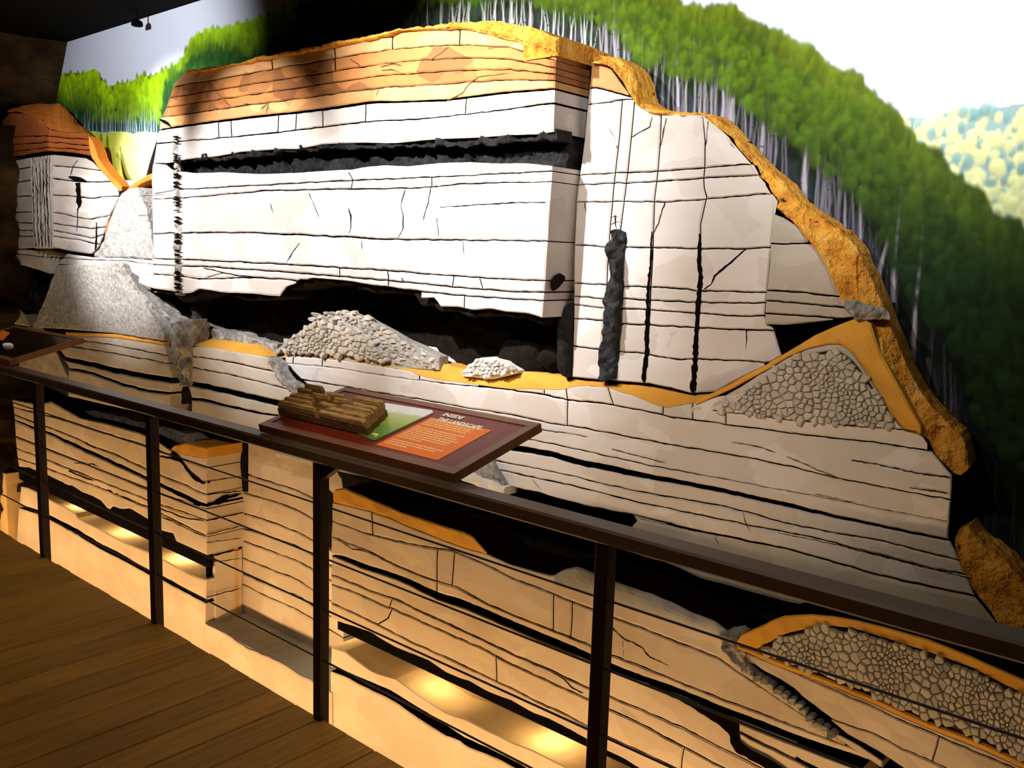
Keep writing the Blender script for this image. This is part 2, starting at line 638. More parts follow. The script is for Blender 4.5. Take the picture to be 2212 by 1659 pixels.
M = {}
M['lime'] = rock_mat('limestone_paint', (.62, .575, .565), (.53, .485, .46), (.45, .395, .35), .55)
M['lime_tan'] = rock_mat('tan_limestone_paint', (.50, .45, .39), (.42, .37, .31), (.36, .30, .24), .5)
M['lime_low'] = rock_mat('lower_limestone_paint', (.62, .50, .39), (.53, .41, .31), (.45, .34, .245), .45)
M['lime_dark'] = rock_mat('grey_ledge_paint', (.36, .35, .35), (.28, .27, .27), (.22, .21, .21), .5)
M['sand'] = rock_mat('sandstone_paint', (.50, .22, .075), (.36, .135, .04), (.17, .07, .03), .75, 1.3, .5)
M['sand_pale'] = rock_mat('pale_sandstone_paint', (.62, .36, .17), (.52, .26, .10), (.34, .15, .06), .6, 1.3, .5)
M['red'] = rock_mat('red_sandstone_paint', (.42, .12, .03), (.32, .09, .022), (.24, .07, .02), .5)
t = NT('soil_crust_paint')
c = t.ramp(t.noise(14, (1, 1, 1), 4, .6), [(.30, (.34, .11, .015)), (.42, (.62, .25, .03)), (.60, (.78, .38, .055)), (.76, (.74, .46, .14))])
pit = t.ramp(t.noise(34, (1, 1, 1), 2, .5), [(.25, (.10, .04, .02)), (.33, (1, 1, 1))])
t.bump(t.noise(30, (1, 1, 1), 4, .65), 1.0, .03)
M['soil'] = t.done(t.mix(1.0, c, pit, 'MULTIPLY'), .9, .15)
M['soil_red'] = rock_mat('red_soil_paint', (.62, .20, .03), (.52, .15, .02), (.44, .12, .02), .4, 2, .8)
M['sediment'] = rock_mat('ochre_sediment_paint', (.70, .36, .06), (.62, .29, .04), (.56, .24, .03), .35, 1.5, .3)
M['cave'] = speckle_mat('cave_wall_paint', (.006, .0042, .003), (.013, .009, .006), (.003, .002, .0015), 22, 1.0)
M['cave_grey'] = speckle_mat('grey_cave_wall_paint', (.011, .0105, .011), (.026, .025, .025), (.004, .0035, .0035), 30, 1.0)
M['joint'] = flat_mat('dark_joint_paint', (.0045, .003, .0022), .95, .0)
M['joint_brown'] = flat_mat('brown_joint_paint', (.10, .045, .02), .95, .05)
M['talus'] = speckle_mat('talus_paint', (.30, .285, .27), (.46, .44, .41), (.10, .095, .09), 48, .9)
M['flute'] = speckle_mat('fluted_rock_paint', (.20, .19, .18), (.42, .40, .37), (.07, .06, .055), 26, 1.0)
M['stone'] = rock_mat('rubble_stone_paint', (.50, .45, .39), (.42, .37, .31), (.36, .31, .26), .5, 3)
M['stone_white'] = rock_mat('white_rubble_paint', (.72, .69, .64), (.64, .60, .55), (.52, .48, .43), .4, 3)
M['breccia'] = flat_mat('rubble_bed_paint', (.055, .040, .028), .95, .05)
M['rope'] = speckle_mat('shaft_rock_paint', (.012, .013, .014), (.055, .058, .062), (.003, .003, .0035), 26, 1.0)
M['black'] = flat_mat('black_soffit_paint', (.003, .003, .003), .9, .05)
M['steel'] = flat_mat('dark_red_brown_steel', (.014, .0035, .002), .45, .35, .2, 30)
M['rail'] = flat_mat('brown_rail_paint', (.070, .036, .022), .42, .4, .15, 20)
M['cable'] = flat_mat('steel_cable', (.05, .045, .04), .4, .5, metallic=.6)
M['frame'] = flat_mat('brown_panel_frame', (.17, .060, .022), .42, .35, .15, 25, (1, 8, 8))
M['maroon'] = flat_mat('maroon_panel_face', (.15, .016, .010), .45, .3)
M['orange'] = flat_mat('orange_text_block', (.82, .19, .015), .5, .2)
M['white'] = flat_mat('white_lettering', (.92, .90, .86), .5, .2)
M['cream'] = flat_mat('cream_lettering', (.93, .70, .34), .5, .2)
M['bronze'] = speckle_mat('cast_bronze_rock', (.32, .195, .07), (.46, .30, .12), (.17, .09, .03), 30, .4)
M['bronze_shaded'] = speckle_mat('shaded_bronze_side', (.13, .066, .022), (.20, .11, .04), (.05, .024, .008), 26, .5)  # shade of the unlit sides put into a darker bronze
M['darkplate'] = flat_mat('dark_glass_plate', (.010, .007, .006), .12, .5)
M['lamp_black'] = flat_mat('black_lamp_housing', (.0025, .002, .0018), .9, .02)

# deck boards
t = NT('deck_board_wood')
c = t.ramp(t.noise(5, (9, .7, 1), 5, .6, .6), [(.3, (.31, .155, .022)), (.55, (.42, .215, .032)), (.72, (.50, .27, .05))])
oi = t.n('ShaderNodeObjectInfo'); hs = t.n('ShaderNodeHueSaturation'); t.l(c, hs.inputs['Color'])
mr = t.n('ShaderNodeMapRange'); t.l(oi.outputs['Random'], mr.inputs[0]); mr.inputs[3].default_value = .82; mr.inputs[4].default_value = 1.12
t.l(mr.outputs[0], hs.inputs['Value'])
kn = t.ramp(t.noise(2.6, (2.2, .9, 1), 1, .4), [(.18, (.25, .18, .1)), (.23, (1, 1, 1))])
t.bump(t.noise(30, (9, .7, 1), 4), .2, .003)
M['deck'] = t.done(t.mix(1.0, hs.outputs[0], kn, 'MULTIPLY'), .6, .25)

# brown cave-rock side wall
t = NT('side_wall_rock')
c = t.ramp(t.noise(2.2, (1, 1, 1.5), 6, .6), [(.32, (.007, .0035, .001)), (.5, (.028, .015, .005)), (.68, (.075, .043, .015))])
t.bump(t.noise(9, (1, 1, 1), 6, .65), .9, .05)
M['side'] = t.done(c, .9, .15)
M['plaster'] = flat_mat('amber_plaster', (.52, .34, .16), .9, .1, .18, 3)
M['wall'] = flat_mat('grey_wall_paint', (.30, .30, .31), .9, .1, .05, 3)

# painted mural: the paint lies in a colour attribute of the panel, a fine brush grain over it
t = NT('mural_paint')
at = t.n('ShaderNodeVertexColor', layer_name='paint')
gr = t.ramp(t.noise(90, (1.6, 1, .6), 3, .6), [(.3, (.95, .95, .95)), (.7, (1.04, 1.04, 1.04))])
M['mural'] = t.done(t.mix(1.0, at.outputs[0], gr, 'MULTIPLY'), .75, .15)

# ------------------------------------------------------------------ the setting
Y_MUR, Y_R, Y_S, Y_C, Y_N = 3.20, 2.97, 2.95, 2.80, 3.06
Z_TOP = 3.24
# deck: boards run towards the exhibit, edge at y = 1.82
floor = empty('floor', (-2.5, 0.0, 0.0), kind='structure')
BW = 0.149
xb = -3.18 - BW * 40
i = 0
while xb < 0.75:
    j = RNG.uniform(-.0006, .0006)
    bbox_obj('plank', (xb + .0022, -1.9, -.032), (xb + BW - .0022, 1.82 + RNG.uniform(-.004, .003), j), .003, M['deck'], floor)
    xb += BW; i += 1
V = []; F = []
box(V, F, (-9.2, -1.9, -.22), (.75, 1.79, -.045))
mesh_obj('deck_joist', V, F, M['lamp_black'], floor)
V = []; F = []
box(V, F, (-10.5, 1.0, -1.45), (.9, 3.4, -1.35))
mesh_obj('floor_lower', V, F, M['plaster'], loc=(-4, 2.3, -1.35), kind='structure')
V = []; F = []
box(V, F, (-10.5, 3.235, -1.35), (.9, 3.4, 3.30))
mesh_obj('wall_back', V, F, M['wall'], loc=(-4, 3.2, -1.35), kind='structure')
V = []; F = []
box(V, F, (-10.5, -2.0, Z_TOP + .002), (.9, 3.4, Z_TOP + .10))
mesh_obj('ceiling', V, F, M['black'], loc=(-4, 1, Z_TOP), kind='structure')

# rugged cave-rock wall closing the exhibit on the far side
prof = xcurve([(165, 0), (150, 85), (125, 180), (112, 232), (20, 250), (6, 330), (4, 420), (14, 520), (24, 590), (40, 660), (22, 700), (14, 840), (16, 930), (30, 1010), (38, 1060), (30, 1160), (26, 1300), (26, 1500)])
nz, nd = 90, 60
zs = np.linspace(-1.35, Z_TOP, nz)
pl_far = YP(3.19); pl_near = YP(2.78)
Vv = np.zeros((nz, nd, 3))
yy = np.linspace(-60, 1500, 400)
for a, z in enumerate(zs):
    # silhouette point whose height is z, at the depth of the mural (upper) or the model face (lower)
    pl = pl_far if z > 2.62 else pl_near
    P = pl.un(prof(yy), yy); k = np.argmin(abs(P[:, 2] - z)); X0 = P[k, 0]
    Y0 = 3.19 if z > 2.62 else 2.97
    if z <= 2.62: X0 -= .02
    for b in range(nd):
        u = b / (nd - 1)
        Vv[a, b] = (X0 - .9 * u - .10 * math.sin(u * 9 + z * 2), 3.22 - (3.22 - .2) * u if z > 2.62 else 3.22 - 3.02 * u, z)
nn = fbm(Vv * np.array([1, 1, 1.8]), 1.9, 31, 5)
led = np.abs(((Vv[..., 2] * 2.3 + .3 * vnoise(Vv, 1.3, 8)) % 1.0) - .5)
fade = np.clip((np.linspace(0, 1, nd) - .02) * 9, 0, 1)[None, :]
Vv[..., 0] += (.16 * nn - .10 * (led < .07)) * fade - .02
F = grid_faces(nz, nd)
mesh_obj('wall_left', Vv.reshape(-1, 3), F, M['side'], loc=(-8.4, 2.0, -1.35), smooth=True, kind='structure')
# amber plastered return low on the far side
Vp = []; Fp = []
a = YP(2.72).un(np.array([-60., 30.]), np.array([990., 1045.]))
box(Vp, Fp, (-9.2, 2.74, -1.35), (-8.03, 3.1, -.30))
mesh_obj('wall_plinth', Vp, Fp, M['plaster'], loc=(-8.6, 2.9, -1.35), kind='structure')

# ------------------------------------------------------------------ the painted mural
tree_top = curve([(60, 170), (118, 170), (125, 163), (150, 157), (178, 158), (205, 149), (222, 170), (234, 189), (255, 180), (282, 178), (310, 160), (325, 166), (345, 157), (360, 150), (380, 142), (398, 122), (412, 88), (430, 74), (450, 66), (490, 62), (520, 52), (560, 42), (600, 28), (640, 6), (680, -14), (760, -50), (900, -90), (1100, -110), (1300, -70), (1400, -25), (1455, 0), (1480, 18), (1530, 22), (1560, 18), (1592, 22), (1605, 46), (1640, 62), (1690, 82), (1715, 100), (1755, 112), (1785, 148), (1830, 165), (1862, 170), (1872, 202), (1905, 232), (1942, 260), (1962, 296), (2000, 332), (2030, 345), (2045, 380), (2070, 395), (2092, 422), (2120, 424), (2136, 466), (2160, 492), (2190, 488), (2212, 512), (2300, 600), (2860, 1000)])
hill_top = curve([(1900, 262), (1960, 252), (2010, 255), (2050, 240), (2100, 236), (2150, 232), (2212, 224), (2300, 220)])
base_line = curve([(60, 240), (120, 232), (180, 262), (208, 280), (232, 292), (300, 285), (345, 275), (362, 180), (400, 150), (560, 118), (800, 72), (960, 50), (1060, 42), (1130, 48), (1250, 90), (1330, 120), (1380, 215), (1440, 238), (1530, 243), (1620, 330), (1745, 450), (1860, 550), (1915, 685), (1970, 820), (2085, 955), (2110, 1150), (2212, 1260), (2300, 1350), (2860, 1800)])
STEP = .0052
x0m, x1m, z0m, z1m = -8.05, .30, .42, Z_TOP - .002
nx = int((x1m - x0m) / STEP); nzv = int((z1m - z0m) / STEP)
gx = np.linspace(x0m, x1m, nx); gz = np.linspace(z1m, z0m, nzv)
GX, GZ = np.meshgrid(gx, gz)
G3 = np.stack([GX, np.full_like(GX, Y_MUR), GZ], -1)
PX, PY = project(G3)
keep = (PY < base_line(PX) + 75) & (PY > -60) & (PX > 60) & (PX < 2900)
keep |= (PX > 180) & (PX < 345) & (PY < 440)
rows = np.where(keep.any(1))[0]
n1 = fbm(G3, 1.1, 41, 3); n2 = fbm(G3, 6, 45, 3)
S_ = lambda *c: np.array(lin(c))
img = np.empty(GX.shape + (3,))
u = np.clip(PX / 2212, 0, 1)[..., None]
img[:] = S_(196, 204, 226) * (1 - u) + S_(222, 232, 246) * u          # painted sky, paler towards the valley
img *= (1 + .05 * n1[..., None])
d = PY - tree_top(PX)
hb = base_line(PX) - tree_top(PX)


def paint(mask, col):
    img[mask] = col[mask] if np.ndim(col) == 3 else col


# far hillside
far = (PY > hill_top(PX) + 3 * n2) & (PX > 1880)
img[far] = S_(150, 178, 176)
# the forest mass
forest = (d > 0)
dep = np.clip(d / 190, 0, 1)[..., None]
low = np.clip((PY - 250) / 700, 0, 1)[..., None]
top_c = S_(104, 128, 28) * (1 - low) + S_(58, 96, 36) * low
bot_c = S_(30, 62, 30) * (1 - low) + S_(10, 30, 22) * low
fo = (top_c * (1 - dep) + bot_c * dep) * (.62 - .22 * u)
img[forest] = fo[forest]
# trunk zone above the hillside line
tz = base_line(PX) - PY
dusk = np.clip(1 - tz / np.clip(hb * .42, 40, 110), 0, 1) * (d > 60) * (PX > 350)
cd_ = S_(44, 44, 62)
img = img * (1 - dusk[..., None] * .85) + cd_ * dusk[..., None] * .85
# the valley meadow
mead = (PX > 190) & (PX < 362) & (PY > 286 + 4 * n2)
mc = S_(250, 246, 170) * (.5 + .5 * np.clip(n1 + n2 * .4, -1, 1))[..., None] + S_(186, 200, 40) * (.5 - .5 * np.clip(n1 + n2 * .4, -1, 1))[..., None]
img[mead] = mc[mead]
tw = (PX > 110) & (PX < 350) & (PY > 232) & (PY < 290) & ~mead
img[tw] = S_(26, 58, 66)


def dab(cx, cz, rx, rz, col, alpha, grad=.35):
    j0 = int((cx - rx - x0m) / STEP); j1 = int((cx + rx - x0m) / STEP) + 1
    i0 = int((z1m - cz - rz) / STEP); i1 = int((z1m - cz + rz) / STEP) + 1
    j0 = max(j0, 0); i0 = max(i0, 0); j1 = min(j1, nx); i1 = min(i1, nzv)
    if j1 <= j0 or i1 <= i0: return
    X = (GX[i0:i1, j0:j1] - cx) / rx; Z = (GZ[i0:i1, j0:j1] - cz) / rz
    m = np.clip(1.35 - (X * X + Z * Z) * 1.35, 0, 1)[..., None] * alpha
    c = col * (1 + grad * Z[..., None])
    img[i0:i1, j0:j1] = img[i0:i1, j0:j1] * (1 - m) + c * m


rg = np.random.default_rng(5)
# far hill: rounded pale crowns over blue-green
for k in range(4200):
    px = rg.uniform(1890, 2860); py = rg.uniform(180, 980)
    if py < float(hill_top(px)) + 2 or py > float(tree_top(px)) + 10: continue
    P = on((px, py), YP(Y_MUR)); q = np.clip((py - 230) / 230, 0, 1)
    c = S_(240, 238, 170) * (1 - .55 * q) + S_(170, 200, 150) * .55 * q
    if rg.random() < .3: c = S_(128, 170, 172) * (1 - .25 * q)
    dab(P[0], P[2], rg.uniform(.012, .024), rg.uniform(.016, .034), c * rg.uniform(.85, 1.1), .85, .3)
# crowns along the skyline of the near forest
xs_ = 112.0
while xs_ < 2860:
    if not 700 < xs_ < 1400:
        sc = .7 + .5 * (xs_ / 2212)
        y = float(tree_top(xs_)); q = max(0, min(1, (y - 120) / 380))
        c = (S_(122, 142, 24) * (1 - q) + S_(40, 78, 34) * q) * rg.uniform(.3, .62) * (1.9 if xs_ < 640 else 1)
        for kk in range(3):
            yy_ = y + 3 + kk * 12 * sc + rg.uniform(-3, 3)
            P = on((xs_ + rg.uniform(-3, 3), yy_), YP(Y_MUR))
            dab(P[0], P[2], rg.uniform(.014, .022) * (1.8 if xs_ < 640 else sc * 1.1) * (1 + .3 * kk), rg.uniform(.026, .045) * (1.1 if xs_ < 640 else sc), c, .95, .3)
    xs_ += rg.uniform(8, 17)
# leaf dabs
for k in range(18500):
    px = rg.uniform(100, 2860)
    t0 = float(tree_top(px)); b0 = float(base_line(px))
    py = t0 + (rg.random() ** 1.25) * (b0 - t0 + 30)
    if py < -50: continue
    h = b0 - t0; dd = (py - t0) / max(h, 50)
    if px < 350 and py > 262: continue
    if dd > .74 and px > 700 and rg.random() < .85: continue
    P = on((px, py), YP(Y_MUR))
    q = max(0, min(1, (py - 120) / 520))
    nb = float(vnoise(P[None] * np.array([1, 1, .6]), 4.2, 61)[0])
    right = px > 1250
    br = max(0, min(1, (1.18 - 2.2 * dd + .75 * nb) if right else (1.2 - 1.5 * dd + .6 * nb)))
    hi_c = S_(158, 186, 14) * (1 - q) + S_(84, 130, 36) * q
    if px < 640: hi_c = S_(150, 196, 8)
    elif 640 < px < 950: hi_c = S_(92, 104, 16)  # unlit stretch between light pools, painted in as darker leaves
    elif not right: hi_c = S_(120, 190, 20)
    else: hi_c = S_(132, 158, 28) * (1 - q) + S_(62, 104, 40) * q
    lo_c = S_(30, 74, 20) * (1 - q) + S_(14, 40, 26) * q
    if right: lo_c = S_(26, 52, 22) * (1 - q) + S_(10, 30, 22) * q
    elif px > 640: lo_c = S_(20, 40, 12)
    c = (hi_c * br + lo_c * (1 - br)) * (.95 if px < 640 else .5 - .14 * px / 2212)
    sc = .75 + .35 * px / 2212
    if py - t0 < 6: continue
    wl = 2.0 if px < 640 else 1.0
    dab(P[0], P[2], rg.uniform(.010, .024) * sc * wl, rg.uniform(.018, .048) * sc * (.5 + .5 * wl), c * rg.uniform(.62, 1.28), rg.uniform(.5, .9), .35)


def trunk(px, pt, pb, wpx, col, lean=0.0):
    A = on((px, pb), YP(Y_MUR)); B = on((px + lean, pt), YP(Y_MUR))
    n = max(2, int(abs(B[2] - A[2]) / STEP))
    dist = np.linalg.norm(A - CAMP); wm = wpx * dist / FPX * 1.25
    wob = rg.uniform(-.006, .006)
    for k in range(n + 1):
        u = k / n
        x = A[0] + (B[0] - A[0]) * u + wob * math.sin(u * 5)
        i = int((z1m - (A[2] + (B[2] - A[2]) * u)) / STEP)
        if not 0 <= i < nzv: continue
        hw = wm / 2 * (1.1 - .55 * u)
        j = (x - x0m) / STEP
        for jj in range(int(j - hw / STEP - 1), int(j + hw / STEP + 2)):
            if 0 <= jj < nx:
                a = np.clip(hw / STEP + .5 - abs(jj - j), 0, 1) * (.92 - .6 * u ** 2)
                img[i, jj] = img[i, jj] * (1 - a) + col * (1 + .15 * (jj - j)) * a


def trunks(n, xa, xb_, hlo, hhi, w, col, up=0):
    for k in range(n):
        px = rg.uniform(xa, xb_); b = float(base_line(px)) + 12
        trunk(px, b - rg.uniform(hlo, hhi), b, rg.uniform(*w), col * rg.uniform(.6, 1.15), rg.uniform(-7, 12))


for k in range(70):
    px = rg.uniform(160, 350); b = 291 + rg.uniform(-3, 3)
    trunk(px, b - rg.uniform(25, 60), b, rg.uniform(1.0, 2.2), S_(170, 196, 196) * rg.uniform(.5, 1.1), 0)
trunks(62, 920, 1280, 40, 120, (1.0, 2.4), S_(206, 212, 204))
trunks(56, 1290, 1640, 80, 200, (1.2, 3.2), S_(150, 148, 154))
trunks(44, 1560, 1860, 80, 210, (1.4, 3.4), S_(118, 114, 128))
trunks(22, 1780, 2060, 70, 200, (1.6, 3.4), S_(88, 86, 100))
trunks(14, 1980, 2200, 90, 200, (1.6, 3.4), S_(50, 62, 58))
for (px, pt, pb, wd, ln) in ((1893, 510, 600, 9, 18), (1925, 400, 640, 7, 14), (1968, 485, 770, 8, 18), (1850, 400, 560, 6, 6), (1822, 410, 520, 6, -2), (1733, 280, 405, 9, 6), (1725, 380, 420, 7, 8), (1326, 90, 290, 6, 1), (1460, 70, 240, 6, -4), (1555, 130, 255, 6, 4), (1575, 170, 260, 6, 8), (1640, 230, 320, 7, 6), (1738, 360, 440, 6, -4)):
    trunk(px, pt, pb + 10, wd * .75, S_(160, 154, 168), ln)
# leaves over the upper trunks again
for k in range(2600):
    px = rg.uniform(900, 2250); t0 = float(tree_top(px)); b0 = float(base_line(px))
    py = t0 + rg.uniform(.15, .68) * (b0 - t0)
    if py < -40: continue
    P = on((px, py), YP(Y_MUR)); q = max(0, min(1, (py - 60) / 520))
    c = (S_(120, 160, 22) * (1 - q) + S_(44, 82, 34) * q) * rg.uniform(.12, .55)
    dab(P[0], P[2], rg.uniform(.012, .03), rg.uniform(.014, .04), c, .5, .4)
for (px, py, r) in ((252, 335, .012), (260, 322, .012), (218, 300, .03), (232, 305, .03)):
    P = on((px, py), YP(Y_MUR)); dab(P[0], P[2], r, r * 2.2, S_(60, 110, 30), .8)

img = np.clip(img, 0, 1)
okc = keep[:-1, :-1] & keep[1:, 1:] & keep[1:, :-1] & keep[:-1, 1:]
idx = np.arange(nzv * nx).reshape(nzv, nx)
Q = np.stack([idx[:-1, :-1][okc], idx[1:, :-1][okc], idx[1:, 1:][okc], idx[:-1, 1:][okc]], 1)
uq, inv = np.unique(Q, return_inverse=True)
Q = inv.reshape(-1, 4)
vv = G3.reshape(-1, 3)[uq]; cc = img.reshape(-1, 3)[uq]
mo = np.array([-4.0, Y_MUR, .42])
me = bpy.data.meshes.new('mural')
nv, nf = len(vv), len(Q)
# a real panel: painted front, 25 mm thick, bare back
me.vertices.add(nv); me.vertices.foreach_set('co', (vv - mo).astype(np.float32).ravel())
me.loops.add(nf * 4); me.polygons.add(nf)
me.polygons.foreach_set('loop_start', np.arange(0, nf * 4, 4, dtype=np.int32))
me.loops.foreach_set('vertex_index', Q.astype(np.int32).ravel())
me.update(calc_edges=True)
ca = me.color_attributes.new('paint', 'FLOAT_COLOR', 'POINT')
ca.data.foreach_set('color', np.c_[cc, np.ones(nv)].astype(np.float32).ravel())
me.materials.append(M['mural'])
mural = bpy.data.objects.new('mural', me); COL.objects.link(mural); mural.location = mo; ROOT[mural] = mo
tag(mural, 'painted mural of a bright green forest, valley meadow and pale sky behind the rock model', 'mural')
V = []; F = []
box(V, F, (-8.05, Y_MUR + .004, .42), (.30, Y_MUR + .03, Z_TOP))
mesh_obj('backing_board', V, F, M['wall'], mural)

# ------------------------------------------------------------------ the rock model
model = empty('cave_model', (-4.0, 3.0, -1.35))
tag(model, 'layered cutaway model of a limestone cave hillside with orange soil, before the mural', 'model')
pC, pR, pS, pN = YP(Y_C), YP(Y_R), YP(Y_S), YP(Y_N)
TH = .34


def sub(name, label=None):
    return empty(name, parent=model, label=label)


# dark core right behind the moulded faces (what the open joints show)
core_top = curve([(-40, 250), (20, 240), (130, 240), (200, 330), (262, 420), (300, 430), (340, 300), (400, 170), (700, 112), (960, 66), (1060, 60), (1180, 100), (1270, 135), (1340, 150), (1375, 235), (1540, 262), (1640, 370), (1740, 480), (1830, 570), (1880, 690), (1930, 830), (2060, 980), (2080, 1150), (2150, 1260), (2300, 1420)])
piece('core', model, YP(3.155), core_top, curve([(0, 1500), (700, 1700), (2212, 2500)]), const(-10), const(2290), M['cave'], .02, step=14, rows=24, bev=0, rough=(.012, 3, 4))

# ---- the cliff block
cliff = sub('cliff_block', 'tall protruding cliff block with orange sandstone top above white limestone layers')
cL = ycurve([(152, 404), (180, 374), (230, 358), (262, 346), (300, 338), (350, 330), (376, 326), (450, 328), (560, 330), (575, 300), (640, 296)])
cR = ycurve([(60, 1203), (120, 1200), (220, 1197), (290, 1195), (345, 1192), (400, 1189), (520, 1181), (600, 1176), (683, 1170)])
rim = [(396, 158, 0), (500, 140, 0), (570, 126, 0), (640, 112, 0), (700, 101, 0), (800, 82, 0), (870, 70, 0), (960, 62, 0), (1060, 66, 0), (1130, 82, 0), (1205, 116, 0)]
b1 = [(340, 281, 4), (375, 275, 4), (470, 262, 5), (560, 251, 5), (640, 243, 5), (700, 236, 6), (800, 221, 6), (880, 219, 4), (960, 216, 5), (1030, 207, 5), (1080, 201, 5), (1200, 192, 4)]
rf, bf = curve([(p[0], p[1]) for p in rim]), curve([(p[0], p[1]) for p in b1])
mids = []
for q in (.22, .42, .6, .78):
    mids.append([(x, float(rf(np.array(x)) * (1 - q) + bf(np.array(x)) * q), 1.6) for x in (380, 470, 560, 650, 740, 830, 920, 1010, 1100, 1200)])
b2 = [(345, 309, 2.5), (385, 305, 2.5), (470, 299, 2.5), (560, 290, 3), (690, 275, 3), (800, 262, 3), (900, 257, 2.5), (1000, 248, 2.5), (1090, 236, 2.5), (1200, 222, 4)]
tun_t = [(330, 352, 0), (360, 352, 0), (385, 348, 0), (400, 344, 0), (440, 340, 0), (470, 337, 0), (520, 328, 0), (600, 322, 0), (640, 322, 0), (700, 311, 0), (780, 308, 0), (850, 309, 0), (900, 304, 0), (950, 300, 0), (1030, 297, 0), (1100, 292, 0), (1160, 290, 0), (1200, 284, 0)]
tun_b = [(330, 353, 0), (358, 356, 0), (372, 368, 0), (420, 374, 0), (480, 372, 0), (560, 376, 0), (640, 373, 0), (700, 369, 0), (760, 366, 0), (790, 360, 0), (830, 357, 0), (880, 359, 0), (950, 352, 0), (1010, 350, 0), (1070, 353, 0), (1130, 352, 0), (1190, 358, 0)]
strata(cliff, pC, [rim] + mids + [b1], cL, cR, [M['sand_pale'], M['sand'], M['sand'], M['sand'], M['sand_pale']], TH, seed=1,
       cuts={0: [[(585, 120), (588, 150)], [(720, 90), (724, 130)], [(848, 60), (846, 95)], [(992, 60), (990, 100)]], 1: [[(722, 120), (724, 170)]]})
strata(cliff, pC, [b1, b2, tun_t], cL, cR, M['lime'], TH, seed=2,
       cuts={0: [[(470, 262), (471, 301)], [(497, 258), (499, 299)], [(600, 246), (599, 288)], [(638, 243), (638, 262), (637, 286)], [(695, 235), (697, 278)], [(788, 222), (788, 264)], [(1005, 208), (1004, 248)]]})
b3 = [(320, 420, 1.6), (380, 410, 2), (560, 400, 2.4), (700, 393, 2.4), (800, 388, 2.8), (900, 384, 2.4), (1100, 375, 2.2), (1190, 369, 2.2)]
b4 = [(320, 431, 1.6), (430, 425, 2), (560, 413, 2.6), (700, 409, 2.6), (800, 408, 3), (900, 406, 2.6), (1000, 397, 2.6), (1190, 393, 2.2)]
b5 = [(325, 505, 2.4), (400, 503, 2.6), (560, 503, 3), (700, 510, 3.2), (780, 513, 3.4), (820, 517, 3.2), (1000, 519, 2.8), (1180, 520, 2.4)]
b6 = [(320, 558, 2), (430, 562, 2.4), (560, 568, 2.8), (680, 575, 3), (730, 578, 3), (800, 582, 3), (950, 594, 2.8), (1100, 604, 2.6), (1176, 606, 2.4)]
b7 = [(300, 571, 2), (390, 575, 2.4), (430, 575, 2.6), (550, 583, 2.8), (680, 593, 3), (800, 603, 3), (900, 612, 2.8), (1000, 622, 2.8), (1100, 630, 2.6), (1175, 632, 2.4)]
b8 = [(290, 588, 2), (380, 596, 2.2), (430, 603, 2.6), (550, 599, 2.8), (640, 606, 2.6), (800, 616, 2.2), (905, 630, 2.6), (1000, 639, 2.6), (1100, 646, 2.6), (1175, 650, 2.4)]
cb = [(290, 607, 0), (310, 617, 0), (330, 623, 0), (380, 630, 0), (395, 634, 0), (412, 633, 0), (430, 624, 0), (455, 627, 0), (480, 632, 0), (545, 634, 0), (575, 638, 0), (606, 640, 0), (613, 622, 0), (640, 611, 0), (646, 603, 0), (665, 604, 0), (672, 600, 0), (720, 604, 0), (760, 608, 0), (800, 616, 0), (845, 623, 0), (905, 627, 0), (910, 644, 0), (940, 643, 0), (950, 662, 0), (990, 663, 0), (1020, 670, 0), (1060, 667, 0), (1090, 673, 0), (1140, 677, 0), (1170, 686, 0)]
strata(cliff, pC, [tun_b, b3, b4, b5, b6, b7, b8, cb], cL, cR, M['lime'], TH, seed=3, step=7,
       cuts={1: [[(930, 380), (931, 400)]], 4: [[(731, 575), (731, 602)], [(835, 585), (838, 610)], [(980, 596), (976, 622)], [(1035, 602), (1042, 625)]], 5: [[(838, 605), (836, 620)]], 6: [[(1002, 640), (1001, 665)]]})
# scored cracks that stop short
ribbon(cliff, pC, [
    [(345, 258, 4), (358, 264, 8), (370, 275, 3)],
    [(945, 448, 1.6), (1050, 441, 2), (1120, 437, 1.8), (1182, 437, 1.6)],
    [(669, 418, 1.2), (680, 448, 1), (690, 470, 1.2)],
    [(753, 372, 1.6), (762, 384, 2.2), (759, 412, 1.2)], [(755, 450, 2), (759, 466, 3.4), (758, 490, 1.8), (753, 507, 1.4)],
    [(875, 410, 1.4), (866, 440, 1.2), (872, 470, 2), (872, 495, 1.5), (857, 518, 1.4)],
    [(931, 405, 1.6), (925, 440, 1.8), (915, 478, 1.2)], [(945, 470, 1), (949, 512, 1.4)],
    [(648, 525, 1.2), (630, 548, 1.4), (619, 569, 1.6)], [(1001, 520, 1.4), (1003, 555, 1)], [(430, 604, 1.4), (480, 590, 1.6), (552, 598, 1.6)],
    [(440, 578, 2), (480, 588, 2), (545, 601, 2)], [(782, 520, 1), (784, 540, 1)], [(586, 440, 1), (592, 462, 1.2)],
    [(868, 600, 1.6), (874, 612, 1.4)], [(840, 593, 2), (836, 616, 2)], [(300, 466, 1.2), (326, 464, 1.4)], [(300, 424, 1.2), (360, 420, 1.6)]], M['joint'])
